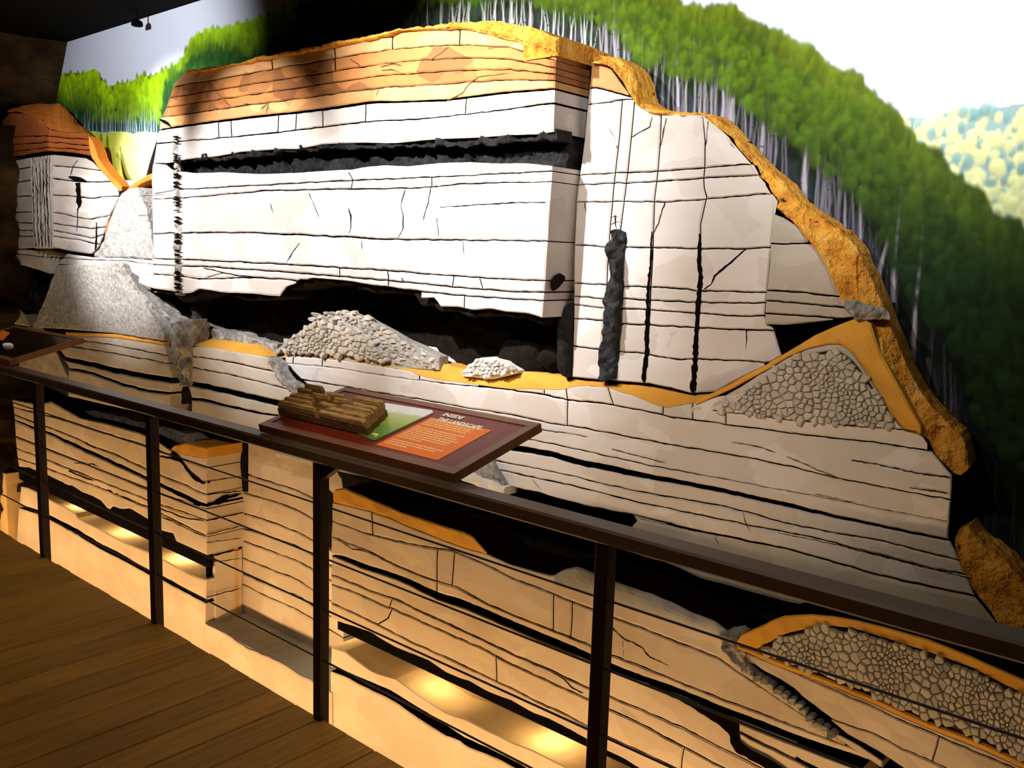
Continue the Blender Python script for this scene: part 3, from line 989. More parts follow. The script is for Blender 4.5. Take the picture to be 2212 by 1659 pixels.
ribbon(cliff, pC, [
    [(965, 218, 2), (1000, 200, 2), (1015, 178, 2), (1035, 166, 2.2), (1100, 158, 1.2)], [(930, 130, 1.6), (955, 112, 1.8), (970, 100, 1.6)],
    [(470, 200, 1.4), (500, 232, 1.8), (540, 224, 1.4)], [(478, 216, 1.2), (505, 234, 1.4)], [(430, 158, 1.2), (426, 168, 1)],
    [(822, 145, 2.4), (850, 138, 3), (870, 142, 2)], [(825, 152, 2.2), (845, 150, 3), (865, 156, 2)], [(757, 128, 3), (775, 140, 3), (780, 148, 2)],
    [(660, 168, 1.4), (680, 182, 1.6)], [(800, 196, 1.4), (820, 192, 1.6), (812, 210, 1.4)], [(565, 235, 1.6), (580, 222, 2), (575, 246, 1.4)]], M['joint_brown'])
# bumpy orange crust along the crest
crest_o = curve([(396, 152), (450, 145), (500, 137), (570, 120), (640, 106), (700, 95), (760, 83), (800, 76), (850, 67), (862, 60), (900, 57), (960, 51), (1000, 47), (1060, 44), (1100, 48), (1135, 53), (1160, 62), (1185, 74), (1220, 84), (1250, 95), (1283, 118)], 2.2, 71, .09)
crest_i = curve([(396, 160), (500, 143), (570, 129), (640, 115), (700, 104), (800, 85), (845, 74), (862, 66), (900, 64), (960, 62), (1000, 62), (1060, 76), (1110, 90), (1160, 106), (1205, 121), (1240, 126), (1284, 128)], 1.5, 72, .05)
piece('soil_crust', cliff, VP((396, 150), Y_C - .02, (1200, 100), Y_C - .02), crest_o, crest_i, const(398), const(1204), M['soil'], .36, step=3.2, rows=9, bev=.012, rough=(.012, 16, 9), label='bumpy bright orange crust along the crest')
piece('soil_crust', cliff, Plane((1, 0, 0), float(pC.un(np.array(1201.), np.array(115.))[0]) + .012, (-1, 0, 0)), crest_o, crest_i, const(1203), const(1285), M['soil'], .16, step=3.2, rows=9, bev=.01, rough=(.016, 18, 12))
# the passage: dark rough rock inside the long slot
piece('passage_wall', cliff, YP(2.90), curve([(330, 330), (600, 305), (900, 285), (1240, 265)]), curve([(330, 385), (700, 395), (1240, 380)]), const(352), ycurve([(270, 1224), (300, 1222), (325, 1229), (348, 1220), (390, 1212)]), M['cave_grey'], .2, step=4, rows=16, bev=.004, rough=(.02, 24, 15))
piece('passage_roof', cliff, YP(2.815), curve([(340, 338), (470, 332), (600, 316), (900, 299), (1200, 280)], 2, 81, .08), curve([(340, 350), (420, 350), (470, 344), (520, 343), (600, 330), (700, 322), (850, 318), (950, 312), (1000, 316), (1100, 309), (1206, 300)], 4, 82, .09), const(395), const(1204), M['cave_grey'], .1, step=4, rows=6, bev=.003, rough=(.018, 22, 16))
# fluted pit running down the cliff on its far side
piece('fluted_pit', cliff, YP(2.796), curve([(370, 288), (392, 288)]), curve([(370, 636), (400, 640)]), ycurve([(285, 372), (360, 374), (450, 378), (540, 376), (640, 377)]), ycurve([(285, 381), (360, 385), (450, 389), (540, 391), (600, 392), (640, 393)]), M['flute'], .02, step=2.5, rows=130, bev=.004, rough=(.016, 30, 18))
ribbon(cliff, YP(2.786), [[(373 + (k % 3) + (y - 290) * .012, y, 2 + (k % 2)), (380 + (y - 290) * .016, y + RNG.uniform(-2, 2), 4.5), (387 + (y - 290) * .02, y + RNG.uniform(-1, 3), 2)] for k, y in enumerate(sorted(RNG.uniform(292, 632, 60)))], M['joint'])

# ---- left hill
hill = sub('side_hill', 'small far hill with red sandstone cap over grey jointed limestone')
hA = VP((8, 330), 2.93, (112, 330), 2.77); hB = VP((112, 330), 2.77, (200, 345), 2.98)
redL = ycurve([(225, 20), (250, 2), (345, 8)])
capo = curve([(14, 236), (25, 228), (48, 221), (90, 225), (128, 224), (150, 245), (165, 264), (180, 276), (195, 290), (204, 318), (214, 345), (230, 366), (258, 394)], 1.5, 91, .1)
capi = curve([(14, 244), (30, 240), (62, 246), (80, 258), (100, 277), (140, 284), (188, 288), (194, 330), (206, 352), (228, 374), (252, 402), (258, 408)], 1, 92)
piece('soil_crust', hill, VP((8, 330), 2.925, (112, 330), 2.765), capo, capi, const(14), const(110), M['soil_red'], .03, plane_top=YP(3.08), step=3, rows=14, bev=.004, rough=(.014, 18, 20), label='rough orange soil cap')
piece('soil_crust', hill, VP((112, 330), 2.765, (200, 345), 2.975), capo, capi, const(109.5), const(258), M['soil_red'], .03, plane_top=YP(3.10), step=3, rows=14, bev=.004, rough=(.014, 18, 20))
for pl, xl, xr, tp in ((hA, ycurve([(235, 14), (262, 4), (345, 6)]), const(104), [(4, 262, 0), (20, 243, 0), (60, 246, 0), (80, 258, 0), (104, 279, 0)]), (hB, const(104.5), ycurve([(280, 188), (300, 194), (338, 204)]), [(104, 279, 0), (140, 284, 0), (188, 287, 0)])):
    sg = 1 if pl is hA else -1
    beds = [tp]
    for q in (.3, .55, .78):
        beds.append([(2, 268 + 70 * q + 8, 1.8), (104, 279 + 50 * q, 1.8), (204, 288 + 48 * q, 1.8)])
    beds.append([(2, 346, 4), (60, 335, 4), (104, 328, 4), (150, 330, 4), (204, 340, 4)])
    strata(hill, pl, beds, xl, xr, M['red'], .12, seed=11 if pl is hA else 12)
hbeds = [[(4, 350, 3), (60, 340, 3), (112, 333, 3), (190, 341, 2), (235, 375, 2), (262, 408, 2)],
         [(4, 372, 2.2), (60, 362, 2.2), (112, 358, 2.2), (160, 360, 2.2), (262, 376, 2)],
         [(4, 402, 2.4), (60, 390, 2.4), (112, 386, 2.4), (190, 394, 2), (262, 392, 2)],
         [(6, 427, 2.2), (112, 420, 2.2), (190, 428, 2.2), (256, 424, 2)],
         [(8, 459, 2.2), (112, 458, 2), (195, 474, 2.2), (240, 464, 2)],
         [(12, 481, 2), (112, 482, 2), (195, 494, 2), (235, 490, 2)],
         [(14, 497, 1.8), (112, 498, 1.8), (200, 514, 2), (228, 506, 2)],
         [(16, 509, 2), (112, 510, 2), (170, 518, 2), (205, 526, 2)],
         [(18, 539, 0), (112, 533, 0), (150, 542, 0), (196, 549, 0), (220, 545, 0)]]
strata(hill, hA, hbeds, ycurve([(340, 9), (420, 8), (470, 12), (540, 19)]), const(112), M['lime'], .16, seed=13,)
strata(hill, hB, hbeds, const(112.5), ycurve([(340, 200), (352, 212), (372, 232), (405, 257), (430, 256), (460, 240), (500, 226), (535, 213), (552, 196)]), M['lime'], .09, seed=14)
# vertical flutes on the corner
for k, x in enumerate((68, 76, 84, 91, 98, 106)):
    piece('rib', hill, VP((8, 330), 2.91, (112, 330), 2.75), curve([(x - 4, 342 - (x - 68) * .15), (x + 4, 341 - (x - 68) * .15)]), curve([(x - 4, 536), (x + 12, 537)]),
          ycurve([(340, x - 2.6), (400, x - 1.5 + RNG.uniform(-.6, .6)), (470, x + 2), (540, x + 4)]), ycurve([(340, x + 2.0), (400, x + 2.8), (470, x + 6.0 + RNG.uniform(-.6, .6)), (540, x + 8)]), M['lime'], .03, step=2, rows=24, bev=.012, bpx=1.4, amp=2)
ribbon(hill, hB, [[(168, 395, 20), (170, 402, 12), (169, 412, 9), (171, 430, 12), (171, 447, 8), (168, 452, 2)], [(148, 382, 3), (160, 386, 12), (176, 388, 9), (190, 393, 2)],
                  [(168, 450, 2), (166, 500, 1.2)], [(208, 480, 1.4), (208, 530, 4), (205, 542, 2)], [(168, 346, 1.4), (157, 358, 1.6), (152, 380, 1.4)]], M['joint'], lift=.004)
ribbon(hill, VP((8, 330), 2.885, (112, 330), 2.725), [[(x, 340 - (x - 68) * .15, 1.5), (x + .5, 400, 2.6), (x + 3, 470, 2), (x + 5.5, 536, 2.4)] for x in (71.5, 79.5, 87, 94.5, 101.5)], M['joint'])
piece('valley_lining', hill, VP((204, 330), 2.93, (262, 400), 3.02), curve([(188, 290), (200, 310), (214, 345), (235, 374), (262, 402)]), curve([(188, 300), (196, 338), (212, 362), (232, 386), (255, 410), (262, 412)]), const(190), const(262), M['soil_red'], .1, step=4, rows=4, rough=(.004, 20, 5), label='orange lined edge of the valley')
piece('hollow', hill, YP(3.12), curve([(170, 505), (210, 540), (262, 400), (300, 395)]), curve([(100, 560), (300, 560)]), const(110), const(300), M['cave'], .03, step=8, rows=4)
# grey funnel fill between hill and cliff
piece('talus_cone', model, VP((205, 550), 2.90, (330, 550), 2.84), curve([(200, 553), (216, 536), (228, 505), (240, 470), (252, 438), (262, 418), (280, 408), (296, 404), (312, 440), (324, 490), (331, 540)]), curve([(200, 557), (260, 556), (334, 561)]), const(203), const(330), M['talus'], .25, step=4, rows=14, rough=(.008, 26, 22), label='upper grey speckled cone in the valley')
piece('valley_lining', cliff, VP((240, 470), 2.93, (330, 380), 2.88), curve([(225, 500), (240, 462), (255, 430), (275, 405), (300, 388), (322, 376), (334, 372)]), curve([(225, 512), (243, 476), (258, 446), (270, 425), (284, 412), (305, 396), (334, 384)]), const(226), const(333), M['soil_red'], .12, step=4, rows=4, rough=(.005, 20, 5), label='orange lined edge of the valley')
piece('valley_lining', hill, YP(3.10), curve([(240, 390), (262, 388), (296, 391), (310, 388)]), curve([(240, 415), (262, 412), (280, 412), (310, 395)]), const(250), const(300), M['lime_dark'], .05, step=4, rows=4)

# ---- ledge, lower cone and far cave mouth
strata(hill, VP((18, 560), 2.90, (330, 571), 2.794), [[(16, 541, 0), (60, 538, 0), (108, 538, 0), (150, 549, 0), (200, 556, 0), (260, 557, 0), (330, 562, 0)], [(18, 548, 1.5), (60, 550, 1.5), (108, 556, 1.5), (200, 562, 1), (262, 563, 1), (330, 571, 1)], [(22, 571, 0), (50, 573, 0), (85, 584, 0), (105, 592, 0), (118, 590, 0), (125, 572, 0), (262, 573, 0), (300, 600, 0), (330, 618, 0)]],
       const(18), const(330), M['lime'], .18, seed=15)
cone = sub('talus_cone', 'large grey speckled debris cone cut flat at the front')
piece('cut_face', cone, YP(2.785), curve([(60, 725), (78, 690), (100, 640), (112, 600), (122, 573), (180, 570), (240, 568), (262, 575), (290, 626), (322, 674), (345, 706), (356, 728)]), curve([(60, 706), (150, 712), (245, 720), (356, 737)]), const(70), const(353), M['talus'], .2, step=4, rows=26, rough=(.006, 30, 23))
piece('cone_flank', cone, VP((300, 650), 2.79, (400, 700), 2.90), curve([(246, 566), (262, 570), (275, 592), (300, 628), (330, 655), (358, 678), (390, 694), (412, 706)]), curve([(246, 570), (262, 590), (284, 618), (310, 655), (330, 682), (350, 715), (372, 735), (412, 730)]), const(248), const(410), M['flute'], .1, step=3, rows=14, rough=(.018, 22, 24))
piece('cave_mouth', model, YP(3.0), curve([(15, 560), (130, 565)]), curve([(15, 660), (130, 665)]), ycurve([(560, 22), (600, 30), (660, 42)]), const(125), M['cave'], .1, step=5, rows=8, rough=(.02, 14, 25))
piece('cave_floor', model, YP(2.93), curve([(40, 624), (60, 620), (90, 638), (112, 640)]), curve([(20, 690), (112, 690)]), ycurve([(620, 42), (690, 36)]), const(108), M['cave_grey'], .08, step=4, rows=10, rough=(.018, 22, 26))
strata(model, YP(2.84), [[(16, 676, 0), (42, 668, 0), (72, 700, 0)], [(16, 700, 2), (75, 708, 2)], [(10, 742, 0), (80, 760, 0)]], ycurve([(660, 18), (760, 17)]), ycurve([(665, 46), (700, 62), (760, 76)]), M['lime_tan'], .1, seed=16)

# ---- big cave under the cliff
cave = sub('cave_chamber', 'wide black cave chamber under the cliff')
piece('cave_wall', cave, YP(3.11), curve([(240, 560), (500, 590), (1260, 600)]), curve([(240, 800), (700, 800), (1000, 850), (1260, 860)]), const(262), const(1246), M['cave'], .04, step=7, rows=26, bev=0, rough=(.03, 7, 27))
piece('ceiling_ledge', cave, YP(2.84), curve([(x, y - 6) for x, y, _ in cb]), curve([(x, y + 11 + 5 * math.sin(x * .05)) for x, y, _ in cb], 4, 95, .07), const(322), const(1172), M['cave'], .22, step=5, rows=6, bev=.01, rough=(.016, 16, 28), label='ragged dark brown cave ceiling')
for xa, xb_, ya, yb in ((262, 440, 612, 770), (1072, 1180, 716, 822), (1158, 1222, 738, 808)):
    piece('boulder', cave, YP(3.04 if xa > 300 else 3.05), curve([(xa, yb), (xa + 12, ya + 24), ((xa + xb_) / 2, ya), (xb_ - 12, ya + 20), (xb_, yb)] if xa > 300 else [(262, 560), (300, 640), (330, 638), (380, 660), (440, 690)]),
          curve([(xa, yb - 36), ((xa + xb_) / 2, yb), (xb_, yb - 26)] if xa > 300 else [(262, 600), (300, 672), (350, 700), (440, 760)]), const(xa), const(xb_), M['cave' if xa > 300 else 'cave_grey'], .06, step=5, rows=12, bev=.03, rough=(.012, 12, 29), bulge=.05)
piece('cave_pillar', cave, VP((1200, 700), 2.93, (1242, 700), 2.972), curve([(1196, 700), (1208, 676), (1220, 660), (1244, 650)]), curve([(1196, 790), (1206, 800), (1212, 810), (1222, 816), (1234, 815), (1244, 806)]), const(1203), ycurve([(650, 1242), (815, 1237)]), M['cave_grey'], .10, step=4, rows=22, bev=.012, rough=(.006, 10, 30), bulge=.03)
piece('blind_hole', cliff, Plane((1, 0, 0), -2.262, (-1, 0, 0)), curve([(1190, 612), (1200, 596), (1212, 590), (1224, 598)]), curve([(1190, 616), (1196, 630), (1208, 622), (1224, 604)]), const(1192), const(1223), M['cave'], .004, step=3, rows=6, bev=.002)
# thin pit column standing in the chamber
piece('pit_column', cave, YP(2.96), curve([(405, 634), (432, 632)]), curve([(405, 735), (440, 735)]), ycurve([(630, 408), (680, 412), (735, 414)]), ycurve([(630, 424), (680, 428), (735, 432)]), M['rope'], .06, step=3, rows=30, bev=.01, rough=(.016, 24, 31))

# ---- hillside face
slope = sub('hillside', 'pale hillside face with upright cracks under an orange soil crust')
rL = ycurve([(110, 1279), (200, 1272), (300, 1262), (400, 1248), (470, 1243), (560, 1239), (700, 1239), (830, 1234)])
rtop = [(1262, 130, 0), (1290, 136, 0), (1320, 150, 0), (1345, 185, 0), (1362, 206, 0), (1380, 228, 0), (1405, 240, 0), (1440, 246, 0), (1520, 250, 0), (1560, 284, 0), (1600, 322, 0), (1630, 358, 0), (1660, 410, 0), (1690, 445, 0), (1720, 480, 0)]
rbed = [rtop,
        [(1262, 190, 3), (1290, 190, 3), (1350, 205, 3), (1370, 212, 2)],
        [(1262, 226, 2.4), (1300, 222, 2.2), (1350, 215, 2.2), (1376, 213, 2)],
        [(1248, 378, 2), (1300, 375, 2.2), (1420, 370, 2.4), (1520, 362, 2.4), (1617, 355, 2.6), (1700, 350, 2)],
        [(1244, 400, 2), (1300, 397, 2.2), (1420, 392, 2.4), (1550, 383, 2.4), (1635, 378, 2.6), (1700, 374, 2)],
        [(1240, 437, 2), (1340, 435, 2.2), (1440, 436, 2.2), (1515, 431, 2.4), (1600, 423, 2.6), (1640, 420, 2), (1690, 416, 1)],
        [(1238, 529, 2.2), (1314, 534, 2.4), (1412, 535, 2.6), (1507, 537, 2.6), (1590, 538, 2.8), (1662, 535, 3)],
        [(1236, 612, 2.2), (1290, 614, 2.2), (1337, 618, 2.4), (1400, 620, 2.6), (1460, 623, 2.6), (1510, 629, 2.8), (1570, 630, 2.8), (1660, 632, 2.8)],
        [(1236, 640, 2.2), (1300, 645, 2.2), (1340, 645, 2.4), (1400, 648, 2.6), (1500, 653, 2.6), (1580, 655, 2.8), (1660, 655, 2.8)],
        [(1236, 658, 2.2), (1300, 665, 2.2), (1340, 667, 2.4), (1400, 670, 2.6), (1500, 677, 2.6), (1600, 683, 2.8), (1660, 682, 2.8)],
        [(1236, 688, 2.4), (1300, 693, 2.6), (1340, 700, 2.6), (1400, 702, 2.8), (1500, 708, 3), (1600, 712, 3.2), (1670, 714, 3.2)],
        [(1236, 747, 2), (1290, 755, 2.2), (1330, 759, 2.4), (1390, 764, 2.6), (1405, 768, 2.6), (1470, 777, 2.8), (1500, 775, 2.8), (1600, 780, 2.6), (1680, 785, 2)],
        [(1230, 814, 0), (1290, 820, 0), (1330, 823, 0), (1400, 828, 0), (1450, 838, 0), (1490, 849, 0), (1545, 846, 0), (1600, 816, 0), (1650, 790, 0), (1690, 766, 0)]]
v2 = [(1370, 220), (1360, 320), (1350, 410), (1341, 485), (1336, 520), (1330, 560), (1331, 620), (1328, 680), (1322, 760), (1316, 830)]
v1 = [(1345, 200), (1335, 320), (1325, 400), (1318, 480), (1312, 560), (1308, 640), (1302, 720), (1296, 830)]
v3 = [(1428, 240), (1424, 320), (1413, 430), (1410, 520), (1404, 640), (1400, 700), (1392, 830)]
v4 = [(1517, 245), (1523, 320), (1518, 400), (1526, 425), (1512, 480), (1511, 560), (1513, 600), (1508, 700), (1500, 780), (1494, 850)]
rR = ycurve([(130, 1362), (205, 1366), (215, 1376), (245, 1530), (285, 1562), (360, 1632), (410, 1662), (450, 1692), (480, 1668), (640, 1655), (690, 1650), (705, 1668), (780, 1690), (850, 1690)])
cutv = {i: [v1, v2, v3, v4] for i in range(2, 12)}
strata(slope, pR, rbed, rL, rR, [M['sand_pale']] + [M['lime']] * 11, .19, cuts=cutv, seed=5, step=8, ends=False)
for nm, ln in (('c', [[(1440, 255, 1.8), (1434, 285, 1.8), (1425, 325, 1.6)], [(1530, 262, 1.8), (1527, 300, 1.8), (1523, 322, 1.6)], [(1363, 298, 1.6), (1385, 284, 1.8), (1405, 275, 1.6), (1409, 250, 1.6)],
                       [(1612, 537, 3), (1580, 566, 4), (1560, 582, 4), (1545, 596, 3.4), (1537, 614, 2.8), (1517, 628, 2.4)], [(1437, 438, 2.4), (1430, 455, 1.6), (1424, 480, 1.8), (1412, 505, 1.8)],
                       [(1264, 438, 1.6), (1267, 460, 1.2)], [(1613, 713, 2.6), (1612, 735, 2), (1610, 755, 1.2)], [(1333, 320, 1.2), (1330, 300, 1), (1316, 275, 1)],
                       [(1408, 500, 3), (1406, 560, 5), (1400, 640, 9), (1398, 700, 10), (1397, 760, 10), (1393, 800, 11), (1391, 826, 8)],
                       [(1512, 505, 6), (1511, 560, 11), (1514, 600, 9), (1508, 650, 11), (1506, 710, 10), (1502, 770, 13), (1499, 820, 14), (1496, 850, 10)],
                       [(1319, 470, 1.5), (1330, 466, 2), (1341, 473, 2)], [(1319, 486, 2), (1330, 480, 2), (1341, 478, 2)], [(1330, 466, 2), (1329, 480, 2), (1333, 496, 1.8)]]),):
    ribbon(slope, pR, ln, M['joint'])
piece('shaft_rock', slope, YP(2.935), curve([(1316, 500), (1326, 494), (1344, 502)]), curve([(1286, 818), (1300, 824), (1322, 820)]), ycurve([(495, 1319), (520, 1314), (600, 1309), (660, 1303), (700, 1300), (760, 1292), (822, 1287)]), ycurve([(495, 1341), (520, 1344), (545, 1339), (580, 1338), (640, 1336), (700, 1334), (760, 1328), (822, 1322)]), M['rope'], .03, step=3, rows=90, bev=.012, rough=(.026, 20, 33), label='dark jumbled rock filling the widest shaft')
# turned face beyond the step
pT = VP((1664, 600), 2.955, (1840, 600), 3.03)
tb = [[(1655, 465, 0), (1676, 464, 0), (1692, 470, 0), (1705, 478, 0), (1725, 492, 0), (1742, 512, 0), (1772, 545, 0), (1790, 580, 0), (1808, 620, 0), (1833, 668, 0), (1842, 684, 0)],
      [(1655, 524, 3.4), (1690, 527, 3.4), (1755, 526, 3.4)], [(1655, 626, 3.2), (1690, 629, 3.2), (1720, 631, 3.2), (1812, 641, 3.2)],
      [(1655, 649, 2.8), (1720, 655, 2.8), (1832, 665, 2.8)], [(1650, 677, 3.2), (1755, 684, 3), (1850, 690, 2)],
      [(1650, 700, 0), (1690, 702, 0), (1755, 697, 0), (1800, 691, 0), (1852, 683, 0)]]
strata(slope, pT, tb, ycurve([(465, 1668), (560, 1664), (640, 1656), (702, 1652)]), const(1842), M['lime_tan'], .12, seed=6)
piece('void', slope, YP(3.10), curve([(1640, 690), (1870, 670)]), curve([(1640, 790), (1870, 720)]), const(1650), const(1858), M['joint'], .05, step=10, rows=4)
# soil crust down the slope
so = [(1278, 118), (1300, 119), (1330, 124), (1350, 134), (1362, 150), (1374, 172), (1380, 200), (1384, 216), (1400, 224), (1430, 236), (1470, 241), (1530, 244), (1550, 254), (1575, 284), (1600, 308), (1625, 334), (1652, 362), (1690, 398), (1720, 430), (1750, 456), (1790, 480), (1815, 500), (1840, 528), (1862, 556), (1880, 592), (1896, 630), (1908, 662), (1918, 690), (1930, 716), (1945, 756), (1962, 800), (1985, 838), (2010, 872), (2045, 910), (2072, 934), (2084, 955), (2092, 985), (2096, 1005)]
si = [(1278, 136), (1300, 136), (1322, 150), (1338, 168), (1350, 190), (1362, 210), (1380, 232), (1400, 243), (1440, 249), (1520, 254), (1545, 274), (1565, 296), (1592, 326), (1615, 352), (1636, 384), (1652, 416), (1672, 448), (1700, 470), (1722, 490), (1742, 514), (1765, 545), (1785, 576), (1800, 612), (1815, 648), (1835, 672), (1850, 690)]
piece('soil_crust', slope, VP((1280, 130), 2.945, (1900, 640), 2.975), curve(so, 2.5, 101, .08), curve(si + [(1918, 720), (1940, 770)], 2, 102, .07), const(1278), const(1855), M['soil'], .12, step=3.2, rows=14, bev=.012, plane_top=YP(3.02), rough=(.016, 15, 35), label='orange pitted soil crust down the slope')
piece('soil_crust', slope, VP((1820, 700), 2.945, (2095, 980), 2.99), curve([(1800, 470)] + so[22:], 2.5, 103, .08), curve([(1850, 676), (1872, 720), (1890, 760), (1905, 790), (1925, 836), (1950, 890), (1985, 935), (2010, 965), (2030, 995), (2060, 1022), (2075, 1026), (2096, 1008)], 2, 104, .07), const(1851), const(2094), M['soil'], .12, step=3.2, rows=18, bev=.012, plane_top=YP(3.02), rough=(.018, 14, 36))
piece('crack_band', slope, VP((1826, 660), 2.918, (1925, 690), 2.985), curve([(1826, 648), (1850, 650), (1890, 662), (1912, 664), (1924, 684)], 2, 105, .1), curve([(1826, 668), (1850, 690), (1886, 692), (1924, 690)], 2, 106, .1), const(1828), const(1924), M['flute'], .05, step=3, rows=12, bev=.006, rough=(.014, 34, 37), label='grey crumbled band across the crust')
piece('soil_wedge', slope, VP((1560, 850), 2.945, (1980, 900), 2.955), curve([(1480, 872), (1545, 846), (1580, 828), (1610, 810), (1650, 790), (1690, 766), (1760, 724), (1810, 702), (1858, 684), (1880, 700), (1900, 760), (1950, 850), (1998, 935)]), curve([(1480, 884), (1545, 856), (1580, 840), (1612, 822), (1655, 800), (1700, 772), (1745, 754), (1790, 744), (1815, 744), (1840, 762), (1870, 804), (1895, 850), (1920, 888), (1950, 932), (1980, 942), (1998, 940)]), const(1500), const(1990), M['sediment'], .1, step=5, rows=7, rough=(.004, 16, 38), label='smooth orange clay band wrapping the buried rubble')
# right-hand crust below the step
piece('soil_crust', slope, VP((2040, 1170), 2.95, (2212, 1340), 2.96), curve([(2040, 1152), (2060, 1150), (2092, 1136), (2112, 1164), (2145, 1190), (2175, 1214), (2212, 1258), (2290, 1330)], 2.5, 107, .07), curve([(2040, 1166), (2062, 1192), (2080, 1230), (2100, 1275), (2130, 1310), (2150, 1345), (2200, 1420), (2290, 1560)], 2, 108, .07), const(2044), const(2288), M['soil'], .12, step=4, rows=20, bev=.012, plane_top=YP(3.02), rough=(.014, 14, 39))

# ---- lower strata
low = sub('lower_strata', 'long grey-tan layered rock face along the base of the hill')
sed_b = [(588, 772, 0), (640, 770, 0), (700, 775, 0), (760, 781, 0), (850, 796, 0), (880, 800, 0), (905, 812, 0), (940, 820, 0), (1000, 828, 0), (1060, 836, 0), (1100, 841, 0), (1170, 842, 0), (1220, 842, 0), (1235, 836, 0), (1265, 833, 0), (1310, 838, 0), (1370, 856, 0), (1410, 873, 0), (1440, 881, 0), (1490, 872, 0), (1545, 858, 0), (1590, 850, 0), (1640, 840, 0), (1700, 820, 0), (1790, 760, 0), (1830, 770, 0), (1880, 840, 0), (1950, 930, 0), (1990, 940, 0), (2020, 985, 0), (2056, 1028, 0)]
s1 = [(588, 784, 0), (700, 792, 1), (900, 822, 1), (1000, 832, 2), (1100, 842, 3), (1180, 854, 3), (1230, 865, 3), (1310, 873, 3), (1400, 890, 3), (1450, 901, 3), (1560, 916, 2.6), (1700, 936, 2.8), (1800, 946, 3), (1900, 958, 3), (2020, 976, 3.2), (2060, 984, 3)]
s2 = [(588, 812, 1.5), (640, 818, 2), (760, 838, 2), (900, 862, 2), (1000, 880, 2), (1100, 895, 2.6), (1190, 915, 2.6), (1260, 925, 2.6), (1350, 943, 2.6), (1430, 958, 2.8), (1560, 980, 2.8), (1620, 990, 2.8), (1720, 1011, 2.8), (1812, 1034, 2.8), (1900, 1050, 2.8), (2000, 1070, 2.8), (2060, 1081, 3)]
s3 = [(588, 828, 1.5), (760, 858, 1.5), (1000, 905, 2), (1120, 946, 2), (1200, 961, 2), (1300, 983, 2), (1400, 1005, 2), (1620, 1046, 1.2), (1800, 1080, 1.2), (2060, 1130, 1)]
s4 = [(588, 866, 12), (660, 882, 12), (760, 900, 12), (900, 928, 12), (1060, 956, 13), (1100, 966, 13), (1200, 984, 13), (1250, 1000, 13), (1340, 1017, 13), (1420, 1034, 11), (1500, 1048, 10), (1620, 1073, 9), (1700, 1092, 9), (1800, 1116, 7), (1900, 1137, 6), (2000, 1158, 5), (2060, 1170, 4)]
s5 = [(588, 900, 1.6), (900, 960, 2), (1100, 1001, 2.2), (1200, 1021, 2.2), (1300, 1045, 2.4), (1400, 1066, 2.6), (1550, 1091, 2.8), (1620, 1108, 2.8), (1700, 1131, 2.8), (1800, 1152, 2.8), (1900, 1168, 2.8), (2050, 1206, 2.8), (2130, 1225, 2)]
s6 = [(588, 918, 1.6), (900, 978, 2), (1100, 1021, 2.4), (1200, 1041, 2.6), (1300, 1065, 2.8), (1370, 1083, 2.8), (1500, 1111, 2.8), (1650, 1141, 2.8), (1750, 1161, 2.8), (1850, 1186, 2.8), (2000, 1226, 2.8), (2100, 1245, 2.8)]
s7 = [(588, 960, 20), (760, 990, 22), (980, 1036, 26), (1080, 1064, 36), (1160, 1084, 42), (1240, 1108, 46), (1330, 1126, 40), (1366, 1128, 34), (1374, 1117, 7), (1480, 1141, 5), (1600, 1166, 4), (1700, 1186, 4), (1800, 1215, 3.6), (1900, 1244, 3.4), (2000, 1266, 3.4), (2140, 1296, 3), (2290, 1330, 2)]
s8 = [(588, 985, 0), (740, 1021, 0), (870, 1047, 0), (905, 1056, 0), (940, 1066, 0), (1000, 1078, 0), (1080, 1108, 0), (1145, 1129, 0), (1180, 1139, 0), (1260, 1160, 0), (1350, 1190, 0), (1407, 1208, 0), (1430, 1213, 0), (1460, 1224, 0), (1515, 1250, 0), (1570, 1264, 0), (1700, 1301, 0), (1720, 1305, 0), (1780, 1320, 0), (1833, 1333, 0), (2027, 1388, 0), (2212, 1445, 0), (2290, 1470, 0)]
sL = ycurve([(760, 589), (768, 592), (782, 612), (808, 640), (835, 668), (870, 672), (900, 600), (1020, 592)])
sR = ycurve([(1000, 2052), (1040, 2056), (1160, 2046), (1190, 2062), (1290, 2105), (1345, 2150), (1500, 2280)])
strata(low, pS, [sed_b, s1, s2, s3, s4, s5, s6, s7, s8], sL, sR, [M['lime'], M['lime'], M['lime'], M['lime'], M['lime'], M['lime'], M['lime'], M['lime_tan']], .20, seed=7, step=10, ends=False,
       cuts={0: [[(632, 770), (632, 795)], [(695, 774), (694, 800)], [(905, 812), (903, 850)], [(1073, 840), (1075, 868)], [(1174, 842), (1174, 868)], [(1222, 842), (1226, 870), (1225, 900)], [(1312, 838), (1324, 874)], [(1432, 880), (1430, 910)], [(1495, 872), (1495, 906)], [(1566, 845), (1567, 895)]],
             1: [[(1225, 870), (1224, 905)]]})
ribbon(low, pS, [[(1580, 955, 1.4), (1630, 963, 2), (1700, 986, 1.8), (1812, 1033, 1.8)], [(1840, 994, 2), (1900, 1004, 2.6), (1980, 1021, 2.6), (2054, 1032, 3.4)], [(1155, 925, 2), (1270, 943, 1.6)], [(1322, 970, 1.8), (1440, 1000, 1.4)],
                 [(1606, 1107, 1.4), (1612, 1130, 1.6), (1622, 1150, 1.2)], [(1965, 1052, 2), (2050, 1066, 2.8)], [(1150, 1035, 1), (1170, 1060, 1.2)], [(1545, 1160, 1.2), (1556, 1180, 1.2)], [(1760, 1068, 1.4), (1850, 1086, 1)], [(1680, 1150, 1.4), (1800, 1175, 1.6), (1960, 1215, 2), (2100, 1250, 2)],
                 [(1540, 886, 1.6), (1700, 906, 2), (1800, 916, 2), (1950, 928, 2), (1982, 932, 2)]], M['joint'])
